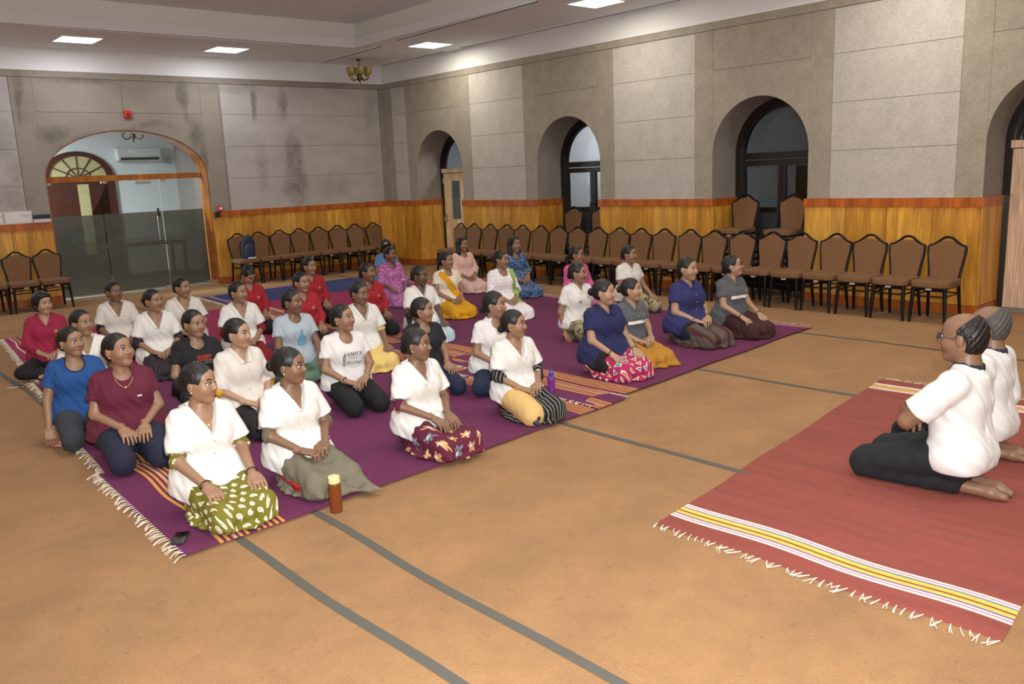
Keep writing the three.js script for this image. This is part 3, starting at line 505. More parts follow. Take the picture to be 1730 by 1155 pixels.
// ---------------------------------------------------------------- small things on the floor
{
  const t = thing('amber_bottle', 'amber water bottle with cream cap at the mat edge', 'bottle', 11.72, .002, 8.25);
  part('body', lathe([[0, 0], [.034, 0], [.037, .006], [.037, .155], [.033, .168], [.031, .175], [0, .175]]), new THREE.MeshPhysicalMaterial({ color: '#8a4a22', roughness: .15, transmission: .35, thickness: 0, ior: 1.45 }), t);
  part('cap', lathe([[0, .173], [.033, .173], [.034, .178], [.034, .21], [.031, .215], [0, .215]]), S('#e6d39a', .5), t);
  part('water', lathe([[0, .005], [.033, .005], [.033, .05], [0, .05]]), S('#9a5520', .2), t);
  const u = thing('purple_bottle', 'purple translucent water bottle with blue cap beside the navy shirt', 'bottle', 10.85, .026, 5.66);
  part('body', lathe([[0, 0], [.03, 0], [.033, .005], [.033, .06], [.029, .075], [.032, .09], [.033, .12], [.028, .14], [.018, .152], [0, .152]]), new THREE.MeshPhysicalMaterial({ color: '#9a4ab0', roughness: .12, transmission: .5, thickness: 0, ior: 1.45 }), u);
  part('cap', lathe([[0, .15], [.02, .15], [.021, .18], [.016, .186], [0, .186]]), S('#4a44b8', .4), u);
  part('loop', new THREE.TorusGeometry(.013, .003, 6, 16).translate(0, .195, 0), S('#4a44b8', .4), u);
  const p = thing('smartphone', 'dark phone lying on the near corner of the purple mat', 'phone', 11.48, .028, 9.065, 1.0);
  part('case', rbx(.076, .008, .155, .004, 0, .004, 0), S('#2a2a30', .4), p); part('screen', bx(-.035, .035, .0081, .0085, -.072, .072), S('#0a0a0c', .1), p);
  const c = thing('pink_cloth', 'folded pink face cloth on the floor by the blue T-shirt', 'cloth', 8.98, .002, 9.03, .5);
  { const g = new THREE.SphereGeometry(1, 28, 12, 0, Math.PI * 2, 0, Math.PI / 2), q = g.attributes.position; for (let i = 0; i < q.count; i++) { const x = q.getX(i), y = q.getY(i), z = q.getZ(i), a = Math.atan2(z, x), r = 1 + .18 * Math.cos(a * 2) + .08 * Math.sin(a * 5); q.setXYZ(i, x * .11 * r, Math.max(0, y * .016 + .005 * Math.sin(x * 9) * Math.cos(z * 7)) + .002, z * .075 * r); } g.computeVertexNormals(); part('fabric', g, S('#d98f86', .9), c); part('tag', rbx(.03, .004, .016, .001, .02, .022, .01), S('#f2efe8', .7), c); }
  const k = thing('key_bunch', 'small bunch of keys lying on the carpet at the left mat edge', 'keys', 6.57, .003, 8.78, .6);
  part('ring', new THREE.TorusGeometry(.025, .003, 6, 20).rotateX(Math.PI / 2).translate(0, .004, 0), M.steel, k); for (let i = 0; i < 3; i++) { const a = i * .9 + .3; part('key', merge([rbx(.03, .006, .022, .002, Math.cos(a) * .045, .005 + i * .004, Math.sin(a) * .045), rod([Math.cos(a) * .05, .005 + i * .004, Math.sin(a) * .05], [Math.cos(a) * .1, .005, Math.sin(a) * .1], .004)]), M.steel, k); }
  part('fob', rbx(.05, .014, .035, .005, -.05, .008, -.02), S('#2a2a2c', .4), k); part('lace', tube([[-.02, .005, .03], [-.06, .005, .06], [-.13, .005, .07]], .004, 12, 6), S('#d8d4cc', .8), k);
}

{ const t = thing('smoke_detector', 'small white detector on the raised ceiling tray', 'smoke detector', 5.2, TRAY, 5.0); part('base', lathe([[0, 0], [.06, 0], [.06, -.015], [.05, -.02], [0, -.02]], 20), M.white, t); part('sensor', lathe([[0, -.02], [.035, -.02], [.03, -.045], [0, -.05]], 20), M.white, t); }

// ---------------------------------------------------------------- people: distance fields meshed by surface nets
const pool = { v: new Float32Array(1), c: new Int32Array(1) };
function netMesh(f, lo, hi, cell, o = {}) {
  const nx = Math.ceil((hi[0] - lo[0]) / cell) + 1, ny = Math.ceil((hi[1] - lo[1]) / cell) + 1, nz = Math.ceil((hi[2] - lo[2]) / cell) + 1, n = nx * ny * nz, sy = nx, sz = nx * ny;
  if (pool.v.length < n) { pool.v = new Float32Array(n); pool.c = new Int32Array(n); }
  const V = pool.v, C = pool.c; V.fill(9, 0, n); C.fill(-1, 0, n);
  const B = 6, lim = B * cell * .866 * (o.slack ?? 1.35) + (o.pad ?? 0), pos = [], cells = [];
  for (let bz = 0; bz < nz - 1; bz += B) for (let by = 0; by < ny - 1; by += B) for (let bx_ = 0; bx_ < nx - 1; bx_ += B) {
    const d = f(lo[0] + (bx_ + B / 2) * cell, lo[1] + (by + B / 2) * cell, lo[2] + (bz + B / 2) * cell); if (Math.abs(d) > lim) continue;
    const ex = Math.min(bx_ + B, nx - 1), ey = Math.min(by + B, ny - 1), ez = Math.min(bz + B, nz - 1);
    for (let k = bz; k <= ez; k++) for (let j = by; j <= ey; j++) { let i0 = k * sz + j * sy + bx_; const y = lo[1] + j * cell, z = lo[2] + k * cell; for (let i = bx_; i <= ex; i++, i0++) if (V[i0] === 9) V[i0] = f(lo[0] + i * cell, y, z); }
    for (let k = bz; k < ez; k++) for (let j = by; j < ey; j++) for (let i = bx_; i < ex; i++) {
      const q = k * sz + j * sy + i, a0 = V[q], a1 = V[q + 1], a2 = V[q + sy], a3 = V[q + sy + 1], a4 = V[q + sz], a5 = V[q + sz + 1], a6 = V[q + sz + sy], a7 = V[q + sz + sy + 1];
      const m = (a0 < 0) + (a1 < 0) + (a2 < 0) + (a3 < 0) + (a4 < 0) + (a5 < 0) + (a6 < 0) + (a7 < 0); if (m === 0 || m === 8) continue;
      let x = 0, y = 0, z = 0, c = 0; const e = (p, r, dx, dy, dz, ox, oy, oz) => { if ((p < 0) !== (r < 0)) { const t = p / (p - r); x += ox + dx * t; y += oy + dy * t; z += oz + dz * t; c++; } };
      e(a0, a1, 1, 0, 0, 0, 0, 0); e(a2, a3, 1, 0, 0, 0, 1, 0); e(a4, a5, 1, 0, 0, 0, 0, 1); e(a6, a7, 1, 0, 0, 0, 1, 1);
      e(a0, a2, 0, 1, 0, 0, 0, 0); e(a1, a3, 0, 1, 0, 1, 0, 0); e(a4, a6, 0, 1, 0, 0, 0, 1); e(a5, a7, 0, 1, 0, 1, 0, 1);
      e(a0, a4, 0, 0, 1, 0, 0, 0); e(a1, a5, 0, 0, 1, 1, 0, 0); e(a2, a6, 0, 0, 1, 0, 1, 0); e(a3, a7, 0, 0, 1, 1, 1, 0);
      C[q] = pos.length / 3; cells.push(q); pos.push(lo[0] + (i + x / c) * cell, lo[1] + (j + y / c) * cell, lo[2] + (k + z / c) * cell);
    }
  }
  const idx = [], quad = (a, b, c, d, fl) => { if (a < 0 || b < 0 || c < 0 || d < 0) return; if (fl) idx.push(a, b, c, a, c, d); else idx.push(a, c, b, a, d, c); };
  for (const q of cells) {
    const a = V[q] < 0;
    if (a !== (V[q + 1] < 0)) quad(C[q], C[q - sy], C[q - sy - sz], C[q - sz], a === true ? false : true);
    if (a !== (V[q + sy] < 0)) quad(C[q], C[q - sz], C[q - sz - 1], C[q - 1], a === true ? false : true);
    if (a !== (V[q + sz] < 0)) quad(C[q], C[q - 1], C[q - 1 - sy], C[q - sy], a === true ? false : true);
  }
  const g = new THREE.BufferGeometry(); g.setAttribute('position', new THREE.Float32BufferAttribute(pos, 3)); g.setIndex(idx);
  g.computeVertexNormals();
  if (o.uv) { const u = new Float32Array(pos.length / 3 * 2); for (let i = 0; i < pos.length / 3; i++) { const w = o.uv(pos[3 * i], pos[3 * i + 1], pos[3 * i + 2]); u[2 * i] = w[0]; u[2 * i + 1] = w[1]; } g.setAttribute('uv', new THREE.BufferAttribute(u, 2)); }
  return g;
}
// primitives: ['c', ax,ay,az, bx,by,bz, r0,r1] tapered capsule, ['e', x,y,z, rx,ry,rz] ellipsoid
function compile(list) {
  const P = list.map(p => p[0] === 'c' ? { t: 0, a: p.slice(1, 4), d: [p[4] - p[1], p[5] - p[2], p[6] - p[3]], r0: p[7], r1: p[8] - p[7], il: 1 / Math.max(1e-9, (p[4] - p[1]) ** 2 + (p[5] - p[2]) ** 2 + (p[6] - p[3]) ** 2) } : { t: 1, a: p.slice(1, 4), r: p.slice(4, 7), m: Math.min(p[4], p[5], p[6]) });
  return P;
}
function primDist(p, x, y, z) {
  const a = p.a, X = x - a[0], Y = y - a[1], Z = z - a[2];
  if (p.t === 0) { const d = p.d; let h = (X * d[0] + Y * d[1] + Z * d[2]) * p.il; h = h < 0 ? 0 : h > 1 ? 1 : h; const u = X - d[0] * h, v = Y - d[1] * h, w = Z - d[2] * h; return Math.sqrt(u * u + v * v + w * w) - p.r0 - p.r1 * h; }
  const r = p.r, u = X / r[0], v = Y / r[1], w = Z / r[2], k0 = Math.sqrt(u * u + v * v + w * w), u2 = u / r[0], v2 = v / r[1], w2 = w / r[2], k1 = Math.sqrt(u2 * u2 + v2 * v2 + w2 * w2);
  return k0 < 1e-6 ? -p.m : k0 * (k0 - 1) / k1;
}
function sminField(list, k) {
  const P = compile(list), n = P.length;
  return (x, y, z) => { let d = primDist(P[0], x, y, z); for (let i = 1; i < n; i++) { const e = primDist(P[i], x, y, z), df = d - e; if (df > k) d = e; else if (df > -k) { const h = .5 + .5 * df / k; d = d + (e - d) * h - k * h * (1 - h); } } return d; };
}
const smin = (a, b, k) => { const df = a - b; if (df > k) return b; if (df < -k) return a; const h = .5 + .5 * df / k; return a + (b - a) * h - k * h * (1 - h); };
const smax = (a, b, k) => -smin(-a, -b, k);

// ---- heads, cached by shape and cell size; each vertex carries a tag: 0 skin 1 lip 2 brow 3 lid line 4 eye white 5 iris 6 beard shadow
const headCache = {};
function headGeo(kind, cell) {
  const key = kind + cell; if (headCache[key]) return headCache[key];
  const male = kind === 'man', wd = kind === 'round' ? 1.09 : male ? 1.03 : 1, jw = male ? .026 : .021;
  const base = sminField([['e', 0, .03, -.012, .073 * wd, .083, .093], ['e', 0, -.022, .018, .060 * wd, .082, .070], ['c', 0, -.085, .05, 0, -.084, .052, .022, .024], ['c', -.040 * wd, -.045, .0, -.010, -.088, .05, .021, jw], ['c', .040 * wd, -.045, .0, .010, -.088, .05, .021, jw], ['e', -.034 * wd, -.028, .05, .03 * wd, .033, .034], ['e', .034 * wd, -.028, .05, .03 * wd, .033, .034], ['e', 0, .04, .032, .056, .045, .054], ['c', 0, -.06, -.02, 0, -.17, -.035, male ? .054 : .041, male ? .057 : .042]], .026);
  const nose = sminField([['c', 0, .014, .082, 0, -.025, .101, .0065, .0115], ['e', -.011, -.029, .092, .0085, .0075, .0095], ['e', .011, -.029, .092, .0085, .0075, .0095]], .008);
  const brow = sminField([['c', -.012, .021, .083, -.044, .022, .07, .005, .004], ['c', .012, .021, .083, .044, .022, .07, .005, .004]], .006);
  const lips = sminField([['e', 0, -.0525, .085, .021, .0055, .0095], ['e', 0, -.0625, .083, .018, .0065, .0095]], .003);
  const ears = sminField([['e', -.0755 * wd, -.006, -.01, .010, .030, .018], ['e', .0755 * wd, -.006, -.01, .010, .030, .018]], .002);
  const sock = compile([['e', -.031, .003, .094, .0175, .0105, .0165], ['e', .031, .003, .094, .0175, .0105, .0165]]);
  const f = (x, y, z) => {
    let d = base(x, y, z); d = smin(d, nose(x, y, z), .010); d = smin(d, brow(x, y, z), .012); d = smin(d, ears(x, y, z), .008);
    d = smax(d, -Math.min(primDist(sock[0], x, y, z), primDist(sock[1], x, y, z)), .007); d = smin(d, lips(x, y, z), .004); return Math.max(d, -.165 - y);
  };
  const g = netMesh(f, [-.10, -.18, -.125], [.10, .13, .125], cell, { slack: 1.5 });
  const p = g.attributes.position, tags = [];
  for (let i = 0; i < p.count; i++) {
    const x = p.getX(i), y = p.getY(i), z = p.getZ(i), ax = Math.abs(x); let t = 0;
    if (z > .04) {
      const by = .024 + .006 * Math.sin((ax - .012) / .034 * 2.4); if (ax > .011 && ax < .047 && Math.abs(y - by) < Math.max(.0035, cell * .55)) t = 2;
      if (z > .07 && ax < .023 && y < -.046 && y > -.071 && ax < .023 - Math.abs(y + .058) * .7) t = 1;
      const e = ((ax - .031) / .0165) ** 2 + ((y - .0045) / .0092) ** 2; if (e < 1.35 && y > .0035) t = 3;
      if (male && t === 0 && z > .06 && ax < .03 && y < -.036 && y > -.049) t = 6;
    }
    tags.push(t);
  }
  // eyeballs
  const parts = [{ g, tags }];
  for (const s of [-1, 1]) { const e = new THREE.SphereGeometry(.0135, 14, 12); e.rotateX(Math.PI / 2); const q = e.attributes.position, tg = []; for (let i = 0; i < q.count; i++) { const z = q.getZ(i) / .0135; tg.push(z > .82 ? 5 : 4); } e.scale(1.22, .58, 1); e.translate(s * .031, .0025, .0722); parts.push({ g: e, tags: tg }); }
  return headCache[key] = parts;
}
const hairCache = {};
function hairGeo(style, cell, kind) {
  const key = style + cell + kind; if (hairCache[key]) return hairCache[key];
  const wd = kind === 'round' ? 1.05 : 1, thick = style === 'short' ? .016 : style === 'long' ? .010 : style === 'bald' ? .0042 : .0065;
  const cap = sminField([['e', 0, .032, -.012, (.0735 + thick) * wd, .083 + thick, .093 + thick], ['e', 0, -.01, -.04, .072 * wd + thick * .5, .078, .058 + thick]], .03);
  const face = compile([['e', 0, -.036, .112, .112 * wd, .118, .093]])[0], earA = compile([['e', .082, -.03, .015, .035, .045, .036], ['e', -.082, -.03, .015, .035, .045, .036]]);
  const ex = { bun: [['e', 0, .0, -.125, .036, .036, .03]], lowbun: [['e', 0, -.045, -.115, .038, .034, .03]], topbun: [['e', 0, .085, -.09, .034, .034, .034]], pony: [['c', 0, -.01, -.112, 0, -.05, -.14, .024, .026], ['c', 0, -.05, -.14, 0, -.15, -.135, .026, .018], ['c', 0, -.15, -.135, 0, -.22, -.115, .018, .008]], plain: [['e', 0, -.03, -.10, .036, .04, .024]],
    long: [['c', .062, .02, -.03, .078, -.12, -.015, .034, .036], ['c', .078, -.12, -.015, .07, -.24, .035, .036, .016], ['c', -.062, .02, -.03, -.078, -.12, -.015, .034, .036], ['c', -.078, -.12, -.015, -.07, -.24, .035, .036, .016], ['c', 0, -.02, -.07, 0, -.2, -.085, .06, .045]], short: [['c', .05, -.0, -.03, .06, -.055, -.015, .032, .026], ['c', -.05, 0, -.03, -.06, -.055, -.015, .032, .026], ['e', 0, -.02, -.06, .07, .07, .045], ['e', .02, .085, .055, .045, .024, .03], ['e', -.025, .08, .055, .04, .026, .03]] }[style];
  const exf = ex ? sminField(ex, .02) : null;
  const f = (x, y, z) => {
    let d = cap(x, y, z), th = Math.atan2(y - .01, z + .06);
    const str = z > .02 && y > .0 ? 0 : .0012 * Math.sin(x * 520 + 3 * Math.sin(th * 5)) + .0009 * Math.sin(x * 1100 + th * 9);
    if (style === 'bald') {
      const cr = .0022 * (Math.sin(x * 430 + y * 370 + 2 * Math.sin(z * 90)) * Math.sin(z * 410 + y * 290)) + .0018 * Math.sin(y * 160 + z * 190 + x * 120); d += cr;
      d = smax(d, -(primDist(face, x, y, z)), .01); d = Math.max(d, (y - .045 - Math.max(0, -z + .01) * 1.0) * .7); d = Math.max(d, z - .02 + Math.max(0, y) * .3); d = Math.max(d, -.075 - y);
      return Math.max(d, -Math.min(primDist(earA[0], x, y, z + .02), primDist(earA[1], x, y, z + .02)));
    }
    d += str; d += .003 * Math.exp(-((x / .004) ** 2)) * (z > -.02 && style !== 'short' ? 1 : 0);
    d = smax(d, -primDist(face, x, y, z), .006);
    if (style !== 'long' && style !== 'short') { d = Math.max(d, -Math.min(primDist(earA[0], x, y, z), primDist(earA[1], x, y, z))); d = Math.max(d, -.072 - y - z * .2); }
    else d = Math.max(d, -.08 - y);
    if (exf) d = smin(d, exf(x, y, z) + str, .012);
    return d;
  };
  const lo = style === 'long' ? [-.13, -.28, -.16] : [-.12, -.24, -.18];
  const g = netMesh(f, lo, [.12, .135, .12], cell, { slack: 1.7 });
  const cl = [], p = g.attributes.position; for (let i = 0; i < p.count; i++) { const v = style === 'bald' ? .7 + .6 * Math.abs(Math.sin(p.getX(i) * 531 + p.getZ(i) * 377) * Math.sin(p.getY(i) * 467 + p.getZ(i) * 233)) : .85 + .3 * Math.abs(Math.sin(p.getX(i) * 400 + p.getY(i) * 60)); cl.push(v, v, v); }
  g.setAttribute('color', new THREE.Float32BufferAttribute(cl, 3));
  return hairCache[key] = g;
}
// ---- right hand: wrist at origin, fingers along +z, palm down, thumb on +x; curl 0 flat .. 1 closed
const handCache = {};
function handGeo(curl, cell) {
  const key = curl + '_' + cell; if (handCache[key]) return handCache[key];
  const palm = sminField([['c', -.027, 0, .018, -.031, .0, .078, .0125, .0115], ['c', -.01, .001, .012, -.0115, .002, .084, .0135, .012], ['c', .009, .001, .012, .0105, .002, .085, .0135, .012], ['c', .026, 0, .018, .030, .001, .08, .013, .012], ['c', 0, 0, -.045, 0, 0, .012, .0245, .0225]], .012);
  const fs = []; [[.0305, .078, .069, .10], [.0105, .083, .077, .03], [-.0105, .082, .071, -.04], [-.0305, .074, .056, -.12]].forEach(([x, z, L, sp], i) => {
    let px = x, py = .001, pz = z, a = .12 + curl * .5 + i * .03; const seg = [.44, .31, .25], r = [.0088, .0083, .0076, .0066], ch = [];
    seg.forEach((s, j) => { const l = L * s, nx = px + Math.sin(sp) * Math.cos(a) * l, ny = py - Math.sin(a) * l, nz = pz + Math.cos(sp) * Math.cos(a) * l; ch.push(['c', px, py, pz, nx, ny, nz, r[j], r[j + 1]]); px = nx; py = ny; pz = nz; a += .22 + curl * .75; }); fs.push(sminField(ch, .003));
  });
  fs.push(sminField([['c', .024, -.003, .022, .047, -.007, .05, .0125, .011], ['c', .047, -.007, .05, .053 - curl * .012, -.011, .078, .0105, .0092], ['c', .053 - curl * .012, -.011, .078, .052 - curl * .024, -.014 - curl * .006, .099, .009, .0072]], .004));
  const f = (x, y, z) => { let d = palm(x, y, z), e = 9; for (const q of fs) e = Math.min(e, q(x, y, z)); return Math.max(smin(d, e, .006), -.04 - z); };
  return handCache[key] = netMesh(f, [-.075, -.085, -.05], [.085, .04, .18], cell, { slack: 1.3 });
}
const skinTones = { light: [.41, .245, .155], mid: [.30, .167, .098], dark: [.205, .108, .062], deep: [.125, .066, .040] };
function joinSkin(list, tone) {
  // list: {g, tags?, m: Matrix4, flip}
  let nv = 0, ni = 0; for (const q of list) { nv += q.g.attributes.position.count; ni += q.g.index.count; }
  const P = new Float32Array(nv * 3), Nn = new Float32Array(nv * 3), C = new Float32Array(nv * 3), I = new Uint32Array(ni), v = new THREE.Vector3(), nm = new THREE.Matrix3(); let o = 0, k = 0;
  const T = tone, cols = [T, [T[0] * .78 + .03, T[1] * .5 + .008, T[2] * .5 + .012], [.018, .012, .010], [T[0] * .25, T[1] * .22, T[2] * .22], [.62, .58, .54], [.012, .008, .006], [.03, .024, .022]];
  for (const q of list) {
    const p = q.g.attributes.position, n = q.g.attributes.normal, ix = q.g.index; nm.getNormalMatrix(q.m);
    for (let i = 0; i < p.count; i++) {
      v.fromBufferAttribute(p, i).applyMatrix4(q.m); P[3 * (o + i)] = v.x; P[3 * (o + i) + 1] = v.y; P[3 * (o + i) + 2] = v.z;
      v.fromBufferAttribute(n, i).applyMatrix3(nm).normalize(); Nn[3 * (o + i)] = v.x; Nn[3 * (o + i) + 1] = v.y; Nn[3 * (o + i) + 2] = v.z;
      const c = cols[q.tags ? q.tags[i] : 0]; C[3 * (o + i)] = c[0]; C[3 * (o + i) + 1] = c[1]; C[3 * (o + i) + 2] = c[2];
    }
    for (let i = 0; i < ix.count; i += 3) { I[k] = o + ix.getX(i); I[k + 1] = o + ix.getX(q.flip ? i + 2 : i + 1); I[k + 2] = o + ix.getX(q.flip ? i + 1 : i + 2); k += 3; }
    o += p.count;
  }
  const g = new THREE.BufferGeometry(); g.setAttribute('position', new THREE.BufferAttribute(P, 3)); g.setAttribute('normal', new THREE.BufferAttribute(Nn, 3)); g.setAttribute('color', new THREE.BufferAttribute(C, 3)); g.setIndex(new THREE.BufferAttribute(I, 1)); return g;
}
const skinMat = new THREE.MeshPhysicalMaterial({ vertexColors: true, roughness: .48, sheen: .15, sheenRoughness: .5 });
const hairMat = new THREE.MeshPhysicalMaterial({ color: '#110d0c', vertexColors: true, roughness: .5 }), greyHair = new THREE.MeshStandardMaterial({ color: '#4a4643', vertexColors: true, roughness: .6 });
const cloth = (c, rough = .88) => new THREE.MeshStandardMaterial({ color: c, roughness: rough });
const clothCache = {}; const CL = c => typeof c === 'string' ? (clothCache[c] ??= cloth(c)) : c;

// ---- printed fabrics
const fabric = t => new THREE.MeshStandardMaterial({ map: t, roughness: .88 });
let cs = 7; const cr = () => { cs = (cs * 1103515245 + 12345) & 0x7fffffff; return cs / 0x7fffffff; };
function scatter(w, bg, n, fn) { return (g, W, H) => { g.fillStyle = bg; g.fillRect(0, 0, W, H); cs = 7 + n; for (let j = 0; j < n; j++) for (let i = 0; i < n; i++) { const s = W / n, x = (i + .5 + (j % 2) * .5) * s, y = (j + .5) * s; for (const dx of [0, -W]) { g.save(); g.translate(x + dx, y); fn(g, s, i, j); g.restore(); } } }; }
const paisley = (g, s, i, j) => { g.rotate((i + j) % 2 ? .5 : 2.7); g.scale(s / 60, s / 60); g.fillStyle = '#efe8d2'; g.beginPath(); g.moveTo(0, -24); g.bezierCurveTo(22, -16, 20, 22, 0, 22); g.bezierCurveTo(-20, 20, -16, -6, -2, -8); g.bezierCurveTo(6, -12, 4, -20, 0, -24); g.fill(); g.strokeStyle = '#77701f'; g.lineWidth = 3; g.beginPath(); g.arc(1, 8, 7, 0, 6.3); g.stroke(); };
const FAB = {
  paisley: fabric(canvasTex(256, 256, scatter(256, '#6f6a1c', 4, paisley), .25)),
  floral: fabric(canvasTex(256, 256, scatter(256, '#5a1430', 3, (g, s, i, j) => { const cols = [['#c9a06a', '#efe2c8'], ['#6f7480', '#e8e4da'], ['#b98a5a', '#d8d8dc']][(i + j) % 3]; g.rotate(i * 1.3 + j); for (let k = 0; k < 5; k++) { g.rotate(1.256); g.fillStyle = cols[0]; g.beginPath(); g.ellipse(0, -s * .2, s * .1, s * .17, 0, 0, 6.3); g.fill(); } g.fillStyle = cols[1]; g.beginPath(); g.ellipse(s * .08, 0, s * .09, s * .13, .6, 0, 6.3); g.fill(); }), .36)),
  triangles: fabric(canvasTex(256, 256, scatter(256, '#a8255a', 3, (g, s, i, j) => { g.rotate((i % 2) * 3.14); for (const [k, c] of [[.42, '#efe6dc'], [.29, (i + j) % 2 ? '#1f8f80' : '#b07a3a']]) { g.fillStyle = c; g.beginPath(); g.moveTo(0, -s * k); g.lineTo(s * k * .9, s * k * .7); g.lineTo(-s * k * .9, s * k * .7); g.fill(); } }), .26)),
  blackstripe: fabric(canvasTex(128, 128, (g, W, H) => { g.fillStyle = '#121214'; g.fillRect(0, 0, W, H); g.fillStyle = '#b9b6b2'; for (let i = 0; i < 4; i++) g.fillRect(i * 32 + 12, 0, 4, H); }, .14)),
  bluestripe: fabric(canvasTex(128, 128, (g, W, H) => { g.fillStyle = '#cfdfe6'; g.fillRect(0, 0, W, H); for (let i = 0; i < 2; i++) { g.fillStyle = '#20262c'; g.fillRect(i * 64 + 6, 0, 6, H); g.fillStyle = '#86bcd2'; g.fillRect(i * 64 + 22, 0, 16, H); g.fillStyle = '#1c2228'; g.fillRect(i * 64 + 46, 0, 4, H); } }, .14)),
  yellowstripe: fabric(canvasTex(128, 128, (g, W, H) => { g.fillStyle = '#d8b450'; g.fillRect(0, 0, W, H); g.fillStyle = '#f0e2ae'; for (let i = 0; i < 6; i++) g.fillRect(i * 21.33 + 3, 0, 7, H); }, .12)),
  purple: fabric(canvasTex(256, 256, (g, W, H) => { g.fillStyle = '#b0559e'; g.fillRect(0, 0, W, H); cs = 31; for (let i = 0; i < 520; i++) { g.strokeStyle = cr() > .45 ? '#eed3e6' : '#8a3a86'; g.lineWidth = 3; const x = cr() * W, y = cr() * H; g.beginPath(); g.arc(x, y, 3 + cr() * 5, cr() * 6, cr() * 6 + 2); g.stroke(); } }, .26)),
  blueprint: fabric(canvasTex(256, 256, (g, W, H) => { g.fillStyle = '#2c4a78'; g.fillRect(0, 0, W, H); g.strokeStyle = '#a9c0d4'; g.lineWidth = 3; cs = 5; for (let i = 0; i < 150; i++) { const x = cr() * W, y = cr() * H, a = cr() * 6; g.beginPath(); g.moveTo(x, y); g.lineTo(x + Math.cos(a) * 12, y + Math.sin(a) * 12); g.lineTo(x + Math.cos(a + 1.2) * 14, y + Math.sin(a + 1.2) * 14); g.stroke(); } }, .24)),
  dashes: fabric(canvasTex(256, 256, scatter(256, '#ece6ea', 7, (g, s, i, j) => { g.rotate(.25 + (j % 2) * .3); g.fillStyle = (i + j) % 3 ? '#8d7fa6' : '#b7799a'; g.fillRect(-2, -s * .26, 4, s * .5); }), .3)),
  camo: fabric(canvasTex(256, 256, (g, W, H) => { g.fillStyle = '#a39a78'; g.fillRect(0, 0, W, H); cs = 19; for (let i = 0; i < 60; i++) { g.fillStyle = ['#4a4a34', '#6e5a3e', '#8c8a62', '#3a3a2c'][i % 4]; g.beginPath(); g.ellipse(cr() * W, cr() * H, 10 + cr() * 26, 5 + cr() * 10, cr() * 3, 0, 6.3); g.fill(); } }, .32)),
  dots: fabric(canvasTex(128, 128, scatter(128, '#241c26', 6, (g, s) => { g.fillStyle = '#b8a8b0'; g.beginPath(); g.arc(0, 0, s * .1, 0, 6.3); g.fill(); }), .16)),
  creamfloral: fabric(canvasTex(256, 256, scatter(256, '#e6dcc6', 5, (g, s, i, j) => { g.fillStyle = (i + j) % 2 ? '#d79a8e' : '#c9c79a'; for (let k = 0; k < 4; k++) { g.rotate(1.57); g.beginPath(); g.ellipse(0, -s * .14, s * .06, s * .11, 0, 0, 6.3); g.fill(); } }), .22)),
  palepink: fabric(canvasTex(256, 256, scatter(256, '#e0bcb0', 8, (g, s) => { g.fillStyle = '#d4a89c'; g.beginPath(); g.arc(0, 0, s * .12, 0, 6.3); g.fill(); }), .25)),
  brownweave: fabric(canvasTex(128, 128, (g, W, H) => { g.fillStyle = '#584c48'; g.fillRect(0, 0, W, H); g.fillStyle = '#4a2420'; for (let i = 0; i < 2; i++) g.fillRect(i * 64 + 34, 0, 22, H); }, .30)),
};
